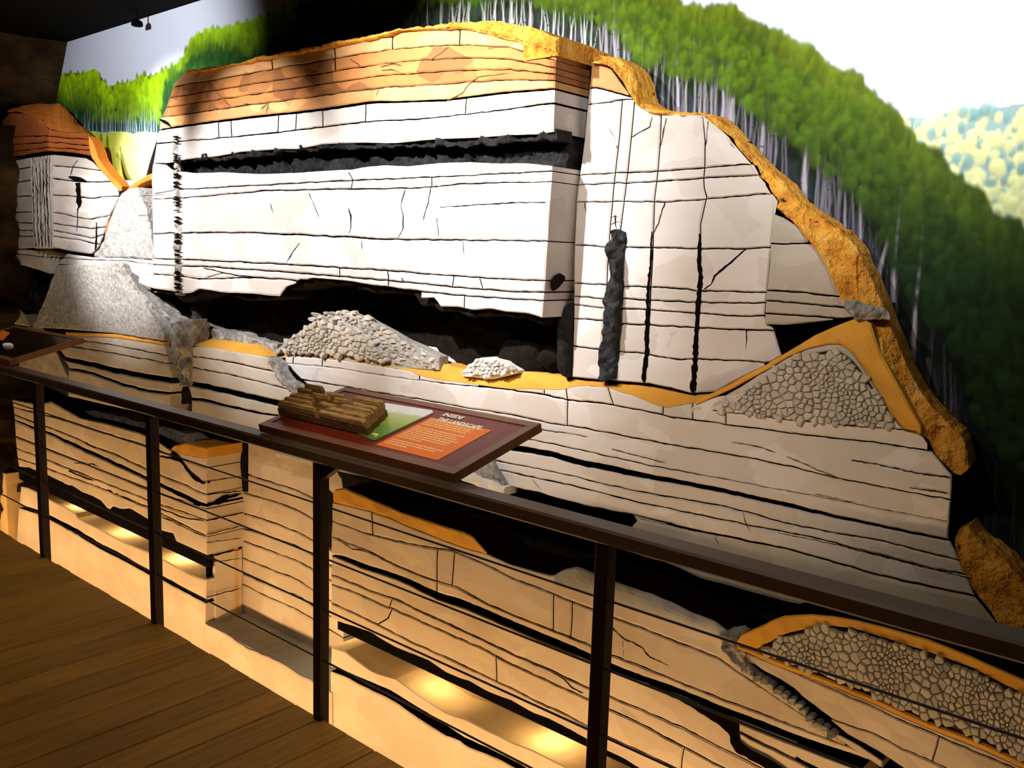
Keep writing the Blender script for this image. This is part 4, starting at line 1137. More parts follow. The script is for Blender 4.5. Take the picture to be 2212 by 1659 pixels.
# ochre sediment over the lower face, rising back into the chamber
piece('sediment', low, pS, curve([(588, 760), (640, 762), (700, 768), (760, 773), (850, 785), (880, 782), (910, 776), (1000, 796), (1040, 812), (1100, 810), (1130, 803), (1180, 808), (1205, 812), (1245, 817), (1290, 822), (1330, 825), (1400, 830), (1450, 840), (1490, 850), (1545, 847)], 1.2, 111, .06), curve([(p[0], p[1] - .5) for p in sed_b[:21]] + [(1545, 857)]), const(590), const(1540), M['sediment'], .12, step=6, rows=6, bev=.004, rough=(.003, 16, 41), plane_top=YP(3.0), label='ochre sand sloping back into the cave')
piece('sediment', low, YP(3.0), curve([(850, 786), (880, 752), (930, 750), (960, 772), (1000, 790), (1040, 800), (1110, 808)], 3, 112, .08), curve([(850, 800), (1000, 812), (1110, 820)]), const(852), const(1110), M['stone_white'], .08, step=5, rows=5, bev=.006, rough=(.014, 22, 42), plane_top=YP(3.08))

# left half of the lower strata
lf = sub('lower_strata', 'lower rock face left of the pale fluted pit shaft')
pF = YP(2.80)
f0 = [(70, 712, 0), (150, 718, 0), (250, 722, 0), (356, 739, 0)]
fo_ = [(70, 716, 0), (150, 724, 0), (245, 729, 0), (356, 745, 0)]
f1 = [(70, 722, 1.6), (130, 727, 2), (250, 747, 2), (355, 767, 2.2)]
f2 = [(70, 738, 1.6), (170, 750, 2), (270, 768, 2), (360, 784, 2)]
f3 = [(100, 745, 4), (120, 760, 9), (140, 774, 9), (200, 788, 10), (250, 801, 11), (330, 815, 11), (400, 828, 12)]
f4 = [(100, 790, 4), (146, 796, 5), (200, 806, 5), (250, 826, 5), (300, 840, 5), (330, 846, 5), (370, 849, 5)]
f5 = [(100, 845, 0), (250, 880, 0), (400, 910, 0)]
piece('sediment', lf, YP(2.795), curve([(p[0], p[1]) for p in f0]), curve([(p[0], p[1]) for p in fo_]), const(140), const(353), M['sediment'], .05, step=6, rows=3, bev=.003)
strata(lf, pF, [fo_, f1, f2, f3, f4, f5], ycurve([(700, 70), (745, 100), (756, 122), (776, 136), (790, 146), (800, 146), (850, 146)]), ycurve([(735, 352), (760, 358), (800, 368), (830, 372), (860, 365)]), M['lime_tan'], .18, seed=8)
piece('rock_slope', lf, VP((40, 800), 2.86, (150, 800), 2.93), curve([(30, 780), (60, 770), (100, 755), (118, 757), (135, 790)]), curve([(30, 800), (150, 860)]), const(40), const(146), M['lime_tan'], .1, step=5, rows=10, rough=(.008, 9, 43))
piece('pit_shaft', lf, YP(2.83), curve([(350, 728), (370, 696), (390, 690), (420, 690)]), curve([(350, 822), (370, 838), (404, 834), (420, 820)]), ycurve([(690, 360), (730, 354), (770, 358), (840, 370)]), ycurve([(690, 412), (740, 408), (780, 406), (840, 402)]), M['flute'], .1, step=3, rows=48, bev=.012, rough=(.028, 15, 44), label='pale grey fluted pit shaft')
piece('pit_shaft', lf, YP(2.87), curve([(352, 866), (380, 838), (406, 830), (420, 838)]), curve([(352, 876), (420, 872)]), const(354), const(416), M['cave'], .1, step=4, rows=8, bev=.006, rough=(.02, 15, 45))
rg_ = sub('lower_strata', 'lower rock face between the fluted pit and the reading panel')
g0 = [(404, 752, 0), (430, 742, 0), (520, 758, 0), (583, 772, 0), (640, 800, 0)]
strata(rg_, YP(2.86), [[(404, 752, 0), (430, 748, 0), (520, 762, 0), (583, 772, 0), (600, 776, 0), (660, 826, 0), (680, 850, 0)], [(404, 768, 2), (500, 783, 2.2), (590, 803, 2), (640, 812, 2), (690, 822, 2)], [(404, 792, 2), (420, 795, 2), (500, 810, 2.2), (600, 836, 2), (690, 856, 2)],
                       [(400, 826, 11), (500, 848, 12), (600, 872, 12), (700, 892, 12)], [(404, 860, 5), (450, 866, 6), (500, 880, 5), (590, 897, 4), (700, 918, 4)], [(400, 905, 0), (500, 930, 0), (700, 975, 0)]],
       ycurve([(740, 412), (780, 408), (830, 404), (850, 410), (870, 414), (920, 414)]), ycurve([(770, 581), (790, 585), (806, 594), (822, 605), (850, 628), (870, 660), (900, 690), (975, 690)]), M['lime_tan'], .16, seed=9)
piece('sediment', rg_, YP(2.86), curve([(412, 742), (426, 728), (500, 737), (560, 746), (590, 762)]), curve([(412, 746), (430, 748), (520, 762), (585, 774)]), const(416), const(588), M['sediment'], .1, step=5, rows=5, bev=.004, plane_top=YP(2.98), label='bright ochre sand ledge')
piece('rock_slope', rg_, YP(2.99), curve([(420, 720), (440, 700), (470, 714), (500, 716), (540, 730), (580, 740), (600, 745)], 3, 113, .1), curve([(420, 736), (500, 742), (600, 766)]), const(420), const(600), M['flute'], .08, step=4, rows=7, bev=.006, rough=(.014, 20, 46))
piece('crack_wall', rg_, YP(2.96), curve([(574, 774), (588, 764), (602, 770), (640, 800), (680, 836)]), curve([(574, 790), (600, 830), (640, 862), (680, 866)]), const(576), const(676), M['joint'], .03, step=6, rows=5)
piece('crack_wall', rg_, YP(2.852), curve([(576, 770), (587, 774), (600, 789), (611, 806), (622, 822), (640, 836), (664, 843)], 1.5, 133, .12), curve([(576, 784), (588, 800), (600, 820), (612, 832), (632, 850), (664, 860)]), const(578), const(662), M['flute'], .06, step=2.5, rows=12, bev=.004, rough=(.012, 34, 48))
# small rock pieces around the end of the slot right of the panel
piece('fluted_pit', low, YP(2.92), curve([(1005, 1010), (1030, 985), (1048, 974), (1056, 982), (1066, 1010), (1090, 1048)]), curve([(1005, 1018), (1040, 1040), (1090, 1052)]), const(1008), const(1088), M['flute'], .1, step=3, rows=18, bev=.01, rough=(.018, 22, 49))
piece('rock_slope', low, YP(2.90), curve([(975, 1020), (990, 1014), (1030, 1026), (1060, 1040), (1090, 1055)], 1.5, 114, .1), curve([(975, 1030), (1030, 1054), (1090, 1072)]), const(980), const(1088), M['stone_white'], .1, step=4, rows=6, bev=.008, rough=(.012, 24, 50))
strata(low, YP(2.96), [[(1362, 1108, 0), (1480, 1144, 0)], [(1362, 1150, 0), (1480, 1190, 0)]], ycurve([(1108, 1366), (1125, 1372), (1150, 1392)]), const(1440), M['lime_tan'], .1, seed=21)

# ---- lower left block (with the lit slot)
ll = sub('lower_block', 'lower rock block with a lit slot, between the second and third railing posts')
l_L = ycurve([(860, 25), (900, 30), (960, 33), (1010, 40), (1060, 44), (1100, 40), (1130, 33), (1170, 33), (1400, 40)])
l_R = ycurve([(940, 446), (1200, 445), (1345, 443), (1500, 441)])
L0 = [(20, 862, 0), (60, 870, 0), (100, 880, 0), (130, 895, 0), (160, 930, 0), (200, 925, 0), (315, 960, 0), (345, 968, 0), (370, 976, 0), (446, 986, 0)]
L0b = [(20, 862, 0), (80, 873, 0), (110, 868, 0), (150, 890, 0), (175, 903, 0), (230, 915, 0), (310, 938, 0), (345, 956, 0), (370, 974, 0), (400, 982, 0), (446, 988, 0)]
L1 = [(30, 880, 1.6), (130, 905, 1.6), (315, 962, 1.4), (446, 1010, 1.4)]
L2 = [(30, 908, 3), (75, 925, 5), (105, 936, 5), (150, 957, 7), (200, 980, 8), (240, 998, 8), (315, 1033, 6), (343, 1045, 6), (380, 1064, 9), (410, 1080, 10), (435, 1090, 8), (446, 1092, 5)]
L1b = [(30, 895, 1.4), (140, 936, 2), (200, 964, 2), (250, 982, 2), (310, 1010, 2), (446, 1068, 2)]
L3 = [(35, 945, 2), (80, 962, 2), (150, 990, 2), (210, 1012, 2), (300, 1050, 1.6), (446, 1100, 1.6)]
L4 = [(35, 968, 1.6), (120, 1000, 2), (200, 1033, 1.8), (320, 1080, 1.8), (446, 1125, 2.2)]
L5 = [(40, 990, 1.6), (180, 1040, 1.6), (250, 1068, 2), (320, 1095, 2), (446, 1160, 2)]
L6 = [(40, 1008, 0), (60, 1010, 0), (80, 1018, 0), (103, 1027, 0), (145, 1048, 0), (155, 1049, 0), (174, 1062, 0), (195, 1070, 0), (217, 1082, 0), (232, 1100, 0), (241, 1101, 0), (243, 1094, 0), (262, 1100, 0), (280, 1098, 0), (317, 1120, 0), (340, 1140, 0), (350, 1146, 0), (376, 1153, 0), (379, 1172, 0), (420, 1190, 0), (446, 1200, 0)]
L7 = [(40, 1051, 0), (60, 1054, 0), (80, 1064, 0), (104, 1078, 0), (123, 1088, 0), (145, 1097, 0), (161, 1107, 0), (167, 1118, 0), (181, 1126, 0), (203, 1137, 0), (232, 1152, 0), (271, 1173, 0), (317, 1192, 0), (347, 1205, 0), (407, 1240, 0), (440, 1252, 0), (446, 1254, 0)]
L8 = [(36, 1092, 8), (79, 1106, 9), (106, 1118, 10), (163, 1148, 13), (217, 1181, 13), (271, 1208, 12), (317, 1235, 10), (348, 1248, 10), (400, 1276, 9), (443, 1300, 7)]
L9 = [(30, 1300, 0), (446, 1520, 0)]
strata(ll, pC, [L0b, L1, L1b, L2, L3, L4, L5, L6], l_L, l_R, M['lime_low'], .26, seed=31, step=7)
strata(ll, pC, [L7, L8], l_L, l_R, M['lime_low'], .26, seed=32, step=7, walls=M['plaster'])
strata(ll, pC, [L8, L9], l_L, l_R, M['lime_low'], .26, seed=34, step=7)
ribbon(ll, pC, [[(160, 1000, 1.6), (200, 1003, 1.6), (215, 1010, 1.6)], [(232, 1058, 1.8), (262, 1072, 1.8), (310, 1096, 1.6)], [(120, 1001, 2), (137, 1011, 2)], [(150, 1017, 2), (172, 1028, 2), (203, 1040, 2)], [(345, 1098, 1.6), (400, 1120, 1.8), (444, 1124, 2)], [(345, 1115, 1.4), (380, 1130, 1.6), (444, 1160, 2)],
                [(345, 986, 2), (390, 993, 8), (402, 1010, 9), (420, 1030, 9), (440, 1044, 7), (448, 1042, 3)], [(370, 978, 8), (392, 990, 10)]], M['joint'], lift=.003)
ret = Plane((1, 0, 0), float(pC.un(np.array(446.), np.array(1100.))[0]) + .004, (-1, 0, 0))
ribbon(ll, ret, [[(446, 1092, 6), (462, 1087, 7), (475, 1083, 12), (490, 1073, 16), (500, 1072, 8), (524, 1066, 2)], [(448, 1041, 9), (455, 1040, 2)], [(446, 1125, 2.2), (522, 1108, 2)], [(446, 1155, 2.2), (522, 1136, 2)], [(446, 1172, 2), (522, 1162, 2)], [(446, 1003, 2), (525, 990, 2)], [(446, 1040, 2), (524, 1028, 2)], [(446, 1068, 2), (524, 1060, 2)], [(462, 1200, 2.4), (522, 1186, 2)], [(446, 1212, 2.4), (480, 1212, 2), (522, 1206, 2)], [(446, 1290, 2), (522, 1270, 2)]], M['joint'], lift=.002)
piece('sediment', ll, pC, curve([(368, 972), (376, 962), (400, 957), (430, 964), (482, 974)]), curve([(368, 976), (400, 984), (446, 990), (482, 980)]), const(369), const(447), M['sediment'], .24, step=4, rows=5, bev=.004, label='ochre sand ledge at the block top')
piece('debris_slope', ll, YP(2.90), curve([(150, 896), (175, 888), (230, 886), (300, 896), (380, 930), (420, 950)]), curve([(150, 906), (240, 926), (420, 985)]), const(152), const(420), M['talus'], .1, step=5, rows=8, rough=(.01, 16, 51))
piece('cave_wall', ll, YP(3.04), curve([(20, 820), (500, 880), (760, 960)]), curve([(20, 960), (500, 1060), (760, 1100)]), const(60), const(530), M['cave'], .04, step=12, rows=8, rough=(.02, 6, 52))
# inside of the lit slot
SLOT = {}


def lit_slot(par, pxa, pxb, ys_, ye):
    """back wall, black valance and small lamps behind it"""
    A = pC.un(np.array([pxa, pxb], float), np.array([ys_, ye], float))
    xa_, xb2 = A[0, 0], A[1, 0]
    V = []; F = []
    box(V, F, (xa_, 3.0, -.72), (xb2, 3.03, -.12)); mesh_obj('slot_wall', V, F, M['plaster'], par)
    V = []; F = []
    box(V, F, (xa_, 2.832, -.352), (xb2, 2.850, -.10)); mesh_obj('valance', V, F, M['lamp_black'], par, label='straight black lamp valance')
    V = []; F = []
    box(V, F, (xb2 - .06, 2.835, -.70), (xb2 - .045, 3.0, -.30)); mesh_obj('slot_end', V, F, M['lamp_black'], par)
    return xa_, xb2


xa1, xb1 = lit_slot(ll, 36, 444, 1100, 1200)
xe = float(pC.un(np.array(444.6), np.array(1230.))[0])
V = []; F = []
box(V, F, (xe - .03, 2.864, -.73), (xe - .001, 3.056, -.27)); mesh_obj('rock_layer', V, F, M['lime_low'], ll)
nbx = pC.un(np.array(446.), np.array(1100.))[0]
V = []; F = []
# base course under the notch, one long plinth of plain rock
zL = -.713
base = sub('base_course', 'plain tan base course along the foot of the model')
Va = pC.un(np.array([446., 716.]), np.array([1345., 1500.]))
piece('ledge', base, YP(Y_C - .012), curve([(440, 1348), (560, 1412), (640, 1456), (718, 1500)], 3, 121, .03), curve([(440, 1560), (718, 1760)]), const(442), const(716), M['lime_low'], .27, step=7, rows=8, walls=M['lime_dark'], rough=(.004, 8, 53))
A = ZP(-.703); q = A.un(np.array([443., 523., 716., 716.]), np.array([1346., 1320., 1420., 1496.]))
V = []; F = []
box(V, F, (q[0, 0], 2.80, -.76), (q[3, 0] + .05, 3.08, -.703)); mesh_obj('ledge_top', V, F, M['lime_dark'], base, label='flat grey floor of the deep notch')

# ---- notch
notch = sub('notch_wall', 'recessed grey wall of the deep square notch')
nb = [[(500, 900, 0), (720, 960, 0)]]
for y0, y1 in ((1020, 1075), (1062, 1120), (1108, 1166), (1140, 1200), (1168, 1232), (1206, 1275), (1240, 1310), (1262, 1340)):
    nb.append([(522, y0, 2), (580, (y0 * 2 + y1) / 3 + RNG.uniform(-2, 2), 2.2), (640, (y0 + 2 * y1) / 3 + RNG.uniform(-2, 2), 2), (700, y1 + 14, 2)])
nb.append([(500, 1312, 0), (720, 1424, 0)])
strata(notch, pN, nb, ycurve([(900, 523), (1330, 518)]), const(740), M['lime_low'], .08, seed=33, step=9)
SLOT['notch'] = 1

# ---- lower centre block
lc = sub('lower_block', 'long lower rock block with a lit slot under the reading panel and right of it')
cLx = ycurve([(1040, 716), (1560, 713), (1800, 712)])
cRx = const(1905)
C0 = [(712, 1085, 0), (740, 1090, 0), (790, 1102, 0), (840, 1117, 0), (900, 1145, 0), (960, 1170, 0), (1020, 1190, 0), (1050, 1197, 0), (1100, 1220, 0), (1150, 1234, 0), (1192, 1245, 0), (1215, 1232, 0), (1245, 1226, 0), (1280, 1240, 0), (1318, 1257, 0), (1400, 1283, 0), (1450, 1305, 0), (1500, 1328, 0), (1545, 1345, 0), (1575, 1370, 0), (1600, 1420, 0), (1640, 1468, 0), (1680, 1500, 0), (1700, 1512, 0), (1740, 1545, 0), (1790, 1577, 0), (1850, 1607, 0), (1905, 1645, 0)]
C1 = [(716, 1125, 1.6), (790, 1152, 1.6), (900, 1178, 2), (975, 1190, 2.2), (1070, 1230, 2.2), (1100, 1247, 2.2), (1194, 1283, 2.4), (1269, 1313, 2.4), (1316, 1331, 2.4), (1377, 1353, 2.4), (1473, 1391, 2.4), (1548, 1421, 2.2), (1620, 1470, 1.5), (1905, 1660, 1)]
C2 = [(716, 1160, 1.8), (790, 1186, 2), (832, 1211, 2), (899, 1240, 2), (980, 1266, 2.2), (1048, 1303, 2.2), (1145, 1342, 2.2), (1227, 1376, 2.2), (1266, 1391, 2.2), (1314, 1412, 2.4), (1377, 1436, 2.4), (1460, 1471, 2.4), (1543, 1504, 2.4), (1700, 1563, 2.4), (1905, 1640, 2)]
C2 = [(p[0], min(p[1], 9999), p[2]) for p in C2]
C3 = [(720, 1200, 4), (740, 1205, 9), (785, 1223, 11), (830, 1238, 10), (880, 1256, 12), (910, 1271, 14), (950, 1290, 16), (990, 1302, 17), (1030, 1318, 17), (1100, 1346, 17), (1183, 1383, 17), (1266, 1417, 16), (1310, 1437, 16), (1349, 1453, 14), (1404, 1473, 14), (1473, 1497, 14), (1543, 1527, 14), (1653, 1569, 16), (1723, 1597, 15), (1833, 1634, 15), (1905, 1660, 14)]
C4 = [(716, 1241, 2), (799, 1276, 2.2), (854, 1295, 2.2), (937, 1333, 2.4), (1020, 1371, 2.4), (1100, 1411, 2.4), (1183, 1446, 2.4), (1260, 1482, 2.4), (1309, 1502, 2.4), (1377, 1530, 2.4), (1473, 1572, 2.4), (1570, 1621, 2.4), (1700, 1690, 2)]
C5 = [(716, 1262, 1.6), (753, 1275, 2), (827, 1308, 2.2), (851, 1317, 2.2), (937, 1355, 2.4), (1048, 1405, 2.2), (1100, 1434, 2.2), (1227, 1492, 2.2), (1307, 1528, 2.4), (1377, 1560, 2.4), (1446, 1598, 2.6), (1479, 1615, 2.6), (1556, 1656, 2.4), (1700, 1730, 2)]
C6 = [(716, 1302, 2), (757, 1322, 2), (813, 1349, 2.2), (888, 1387, 2.4), (965, 1421, 2.2), (1070, 1472, 2.2), (1131, 1502, 2.2), (1211, 1540, 2.2), (1255, 1562, 2.2), (1310, 1590, 2.2), (1450, 1655, 2.2), (1600, 1730, 2)]
C7 = [(716, 1337, 0), (740, 1346, 0), (757, 1351, 0), (775, 1358, 0), (799, 1366, 0), (820, 1380, 0), (854, 1399, 0), (880, 1409, 0), (923, 1427, 0), (960, 1452, 0), (993, 1466, 0), (1012, 1471, 0), (1048, 1493, 0), (1100, 1513, 0), (1150, 1541, 0), (1183, 1553, 0), (1255, 1590, 0), (1303, 1618, 0), (1349, 1640, 0), (1377, 1659, 0), (1500, 1720, 0)]
C8 = [(712, 1397, 0), (719, 1399, 0), (744, 1407, 0), (785, 1438, 0), (800, 1449, 0), (827, 1459, 0), (854, 1467, 0), (880, 1486, 0), (910, 1507, 0), (940, 1528, 0), (962, 1540, 0), (1010, 1556, 0), (1048, 1576, 0), (1100, 1602, 0), (1150, 1621, 0), (1300, 1695, 0), (1500, 1790, 0)]
C9 = [(716, 1446, 10), (744, 1456, 12), (790, 1478, 16), (838, 1500, 20), (868, 1518, 20), (896, 1537, 22), (923, 1553, 24), (960, 1577, 24), (990, 1592, 14), (1006, 1604, 18), (1075, 1634, 14), (1200, 1700, 14), (1400, 1800, 14)]
C10 = [(712, 1640, 0), (900, 1740, 0), (1400, 1960, 0)]
bl = [C0, C1, C2, C3, C4, C5, C6, C7]
strata(lc, pC, [C0, C1, C2, C3], cLx, cRx, M['lime_low'], .26, seed=41, step=10, cuts={0: [[(801, 1100), (804, 1170)]], 1: [[(944, 1165), (942, 1230), (944, 1262)], [(981, 1180), (975, 1266)], [(1195, 1240), (1193, 1330)], [(1231, 1250), (1234, 1300), (1235, 1330), (1230, 1380)]], 2: [[(943, 1255), (941, 1290)]]})
strata(lc, pC, [C3, C4, C5, C6, C7], cLx, const(1720), M['lime_low'], .26, seed=42, step=10, cuts={1: [[(846, 1290), (842, 1305), (830, 1330), (815, 1348)]], 2: [[(845, 1316), (838, 1335), (815, 1349)], [(1069, 1415), (1071, 1470)], [(1477, 1612), (1470, 1659)]]})
strata(lc, pC, [C8, C9], cLx, const(1900), M['lime_low'], .26, seed=43, step=10, walls=M['plaster'])
strata(lc, pC, [C9, C10], cLx, const(1900), M['lime_low'], .26, seed=46, step=10)
ribbon(lc, pC, [[(730, 1165, 1.6), (760, 1185, 1.6), (800, 1192, 1.6), (835, 1210, 1.4)], [(1195, 1455, 1.4), (1216, 1466, 2.2), (1236, 1486, 2.2), (1260, 1498, 2)], [(1316, 1350, 2.2), (1348, 1380, 2), (1385, 1396, 2.4), (1400, 1416, 2.4), (1445, 1438, 2)], [(1320, 1330, 1.4), (1322, 1352, 1.2)], [(1346, 1384, 1.2), (1348, 1420, 1)]], M['joint'])
xa2, xb2 = lit_slot(lc, 719, 1880, 1360, 1900)
# ochre bench and the black passage behind the rail
piece('sediment', lc, pC, curve([(714, 1068), (722, 1058), (742, 1054), (770, 1066), (825, 1090), (870, 1108), (950, 1135), (1000, 1150), (1020, 1160), (1036, 1178), (1052, 1196)]), curve([(p[0], p[1]) for p in C0[:9]]), const(716), const(1050), M['sediment'], .26, step=6, rows=6, bev=.006, walls=M['joint'], ret=False, rough=(.003, 14, 54), label='orange sand bench at the mouth of the black passage')
piece('cave_wall', lc, YP(3.05), curve([(700, 940), (1100, 1060), (1700, 1220), (2290, 1400)]), curve([(700, 1180), (1100, 1300), (1700, 1500), (2290, 1800)]), const(700), const(2285), M['cave'], .04, step=18, rows=8, rough=(.02, 5, 55))
piece('grey_ledge', lc, YP(2.794), curve([(1196, 1246), (1215, 1231), (1245, 1225), (1280, 1239), (1318, 1256), (1400, 1282), (1450, 1304), (1500, 1327), (1545, 1344), (1572, 1366), (1600, 1420)]), curve([(1196, 1262), (1260, 1282), (1318, 1298), (1420, 1330), (1500, 1356), (1560, 1380), (1600, 1424)]), const(1196), const(1585), M['lime_dark'], .2, step=6, rows=5, bev=.008, walls=M['joint'], amp=1.2, rough=(.004, 14, 56), bulge=.012, label='smooth grey ledge running under the black passage')
piece('crumbled_edge', lc, YP(2.785), curve([(1548, 1380), (1560, 1366), (1590, 1364), (1604, 1374), (1616, 1424), (1640, 1462)]), curve([(1548, 1384), (1562, 1402), (1578, 1428), (1600, 1452), (1640, 1474)]), const(1550), const(1640), M['flute'], .06, step=2.5, rows=26, bev=.008, rough=(.022, 34, 57), label='dark crumbled edge beside the orange tip')

# ---- lower right tongue with buried rubble
tg = sub('rubble_tongue', 'orange rimmed rock tongue filled with angular rubble at the lower right')
pTg = YP(2.775)
T0 = [(1588, 1392), (1600, 1372), (1625, 1360), (1650, 1350), (1668, 1340), (1690, 1332), (1750, 1328), (1800, 1332), (1850, 1341), (1900, 1354), (2000, 1381), (2100, 1420), (2212, 1470), (2300, 1510)]
T1 = [(1588, 1396), (1630, 1404), (1660, 1388), (1700, 1368), (1780, 1352), (1840, 1357), (1900, 1377), (2000, 1408), (2100, 1444), (2212, 1502), (2300, 1545)]
T2 = [(1588, 1396), (1630, 1408), (1690, 1432), (1750, 1455), (1800, 1474), (1900, 1514), (2000, 1560), (2120, 1606), (2212, 1648), (2300, 1690)]
T3 = [(1588, 1400), (1640, 1424), (1700, 1447), (1800, 1484), (1900, 1526), (2000, 1572), (2120, 1618), (2212, 1660), (2300, 1700)]
T4 = [(1588, 1398), (1600, 1412), (1612, 1426), (1650, 1450), (1680, 1465), (1690, 1470), (1720, 1491), (1735, 1508), (1760, 1526), (1800, 1560), (1830, 1586), (1865, 1606), (1900, 1626), (1950, 1659), (2050, 1730)]
piece('clay_rim', tg, pTg, curve(T0), curve(T1), const(1589), const(2290), M['sediment'], .2, step=6, rows=5, bev=.006, walls=M['joint'], rough=(.003, 12, 58), label='orange clay rim over the rubble')
piece('clay_rim', tg, pTg, curve(T2), curve(T3), const(1592), const(2290), M['sediment'], .2, step=6, rows=3, bev=.003, rough=(.002, 12, 59))
t3p = [(p[0], p[1], 0) for p in T3]; t4p = [(p[0], p[1], 0) for p in T4]
tm = [(1600, 1408, 1.5), (1659, 1430, 2), (1720, 1456, 2.2), (1789, 1486, 2.2), (1861, 1516, 2.4), (1944, 1556, 2.6), (2027, 1592, 2.6), (2212, 1668, 2.4)]
tm2 = [(1600, 1412, 1), (1700, 1490, 1.4), (1800, 1556, 2), (1889, 1587, 2), (1944, 1616, 2), (2013, 1646, 2), (2100, 1690, 2)]
strata(tg, pTg, [t3p, tm, tm2, t4p], const(1590), const(2288), M['lime_low'], .2, seed=44, cuts={1: [[(2030, 1580), (2024, 1610), (2014, 1640), (2012, 1670)]]})
piece('rubble_bed', tg, YP(2.785), curve([(p[0], p[1] - 2) for p in T1]), curve([(p[0], p[1] + 2) for p in T2]), const(1600), const(2285), M['breccia'], .2, step=10, rows=3, bev=0)
pile(tg, [(1628, 1406), (1660, 1391), (1700, 1371), (1780, 1355), (1840, 1361), (1900, 1381), (2000, 1412), (2100, 1449), (2216, 1508), (2240, 1650), (2120, 1602), (2000, 1556), (1900, 1510), (1800, 1470), (1690, 1428)], 14.5, pTg, M['stone'], 3, gap=1.0, height=.008, stretch=1.25, angle=.9, tilt=.4)
# two thin beds that break off below
strata(lc, YP(2.79), [[(1596, 1562, 0), (1640, 1580, 0), (1720, 1612, 0), (1860, 1664, 0)], [(1594, 1580, 5), (1625, 1596, 8), (1700, 1632, 9), (1800, 1680, 9)], [(1598, 1602, 0), (1615, 1618, 0), (1660, 1640, 0), (1700, 1668, 0), (1800, 1740, 0)]], ycurve([(1555, 1595), (1590, 1598), (1650, 1598)]), const(1860), M['lime_low'], .2, seed=45)
piece('gap', lc, YP(2.787), curve([(1400, 1476), (1440, 1492), (1500, 1516), (1596, 1556)]), curve([(1400, 1480), (1440, 1500), (1500, 1531), (1545, 1561), (1575, 1585), (1588, 1612), (1597, 1613)], 1.5, 131, .1), const(1402), const(1596), M['joint'], .004, step=6, rows=3, bev=0, amp=0)
piece('gap', lc, YP(2.782), curve([(1576, 1590), (1598, 1601), (1615, 1617), (1660, 1640), (1700, 1668)]), curve([(1576, 1600), (1590, 1624), (1640, 1652), (1700, 1690)], 1.5, 132, .1), const(1577), const(1700), M['joint'], .004, step=6, rows=3, bev=0, amp=0)
rgl = np.random.default_rng(9)
for x, y in ((1640, 1463), (1655, 1470), (1668, 1480), (1683, 1490), (1697, 1502), (1712, 1513), (1727, 1523), (1738, 1537), (1752, 1549), (1766, 1562), (1782, 1572), (1800, 1584)):
    an = np.linspace(0, 2 * math.pi, 7, endpoint=False); rr = rgl.uniform(7, 10, 7)
    V, F, _ = stone_mesh(None, [(x + r * 1.25 * math.cos(a_), y + r * math.sin(a_)) for a_, r in zip(an, rr)], YP(2.792), .2, .016, rgl)
    mesh_obj('stone', V, F, M['flute'], lc)

# ---- rubble piles
ru = sub('rubble_pile', 'grey rubble heap on the cave floor under the black chamber')
piece('rubble_bed', ru, YP(2.965), curve([(586, 766), (620, 735), (650, 714), (680, 692), (715, 678), (745, 674), (790, 690), (830, 712), (870, 735), (905, 750), (950, 772)]), curve([(586, 770), (700, 778), (860, 796), (950, 800)]), const(590), const(948), M['talus'], .06, step=6, rows=6, bev=.004)
pile(ru, [(590, 764), (620, 737), (650, 717), (690, 694), (715, 690), (735, 698), (760, 714), (790, 734), (820, 756), (850, 782), (800, 778), (700, 768)], 9.6, YP(2.945), M['stone'], 5, gap=.8, height=.012, stretch=1.25, angle=1.0, tilt=.7)
pile(ru, [(650, 712), (672, 680), (705, 676), (740, 669), (790, 682), (830, 708), (870, 734), (900, 746), (945, 768), (940, 792), (862, 784), (825, 752), (780, 722), (738, 692), (700, 688)], 10.5, YP(2.975), M['stone'], 6, gap=.8, height=.018, stretch=1.5, angle=.45, tilt=.9)
ru2 = sub('rubble_pile', 'small white rubble heap beside the ochre sand')
piece('rubble_bed', ru2, YP(2.955), curve([(996, 806), (1015, 786), (1035, 773), (1062, 776), (1090, 781), (1116, 802)]), curve([(996, 812), (1060, 820), (1116, 806)]), const(997), const(1115), M['stone_white'], .1, step=5, rows=4, bev=.008)
pile(ru2, [(998, 806), (1015, 787), (1035, 774), (1062, 777), (1090, 782), (1114, 801), (1060, 816), (1010, 814)], 9, YP(2.948), M['stone_white'], 7, gap=.7, height=.014, tilt=.7)
ru3 = sub('rubble_fill', 'mound of angular rubble buried in the hillside under the orange clay')
pU = YP(2.948)
mound = [(1540, 886), (1575, 866), (1610, 842), (1650, 812), (1695, 780), (1740, 764), (1788, 758), (1818, 764), (1845, 782), (1875, 822), (1905, 866), (1940, 916), (1946, 926), (1850, 918), (1750, 910), (1650, 899)]
piece('rubble_bed', ru3, YP(2.958), curve([(1530, 890), (1575, 863), (1610, 836), (1650, 806), (1695, 774), (1740, 757), (1788, 750), (1820, 757), (1850, 780), (1885, 828), (1915, 876), (1952, 930)]), curve([(1530, 890), (1650, 905), (1750, 914), (1850, 922), (1952, 934)]), const(1545), const(1950), M['breccia'], .12, step=8, rows=5, bev=0)
piece('lining', ru3, YP(2.950), curve([(1480, 884), (1550, 864), (1600, 836), (1655, 800), (1700, 774), (1745, 755), (1790, 745), (1815, 745), (1840, 763), (1870, 805), (1920, 890), (1955, 935)]), curve([(1480, 894), (1550, 880), (1610, 848), (1660, 812), (1700, 784), (1745, 766), (1790, 758), (1818, 762), (1845, 782), (1875, 822), (1905, 866), (1955, 938)]), const(1490), const(1950), M['lime_tan'], .1, step=6, rows=3, bev=.003)
pile(ru3, mound, 14.5, pU, M['stone'], 9, gap=.9, height=.010, stretch=1.1, angle=.3, tilt=.5)
PENDING.sort(key=lambda s: -s[0])
rest = {}
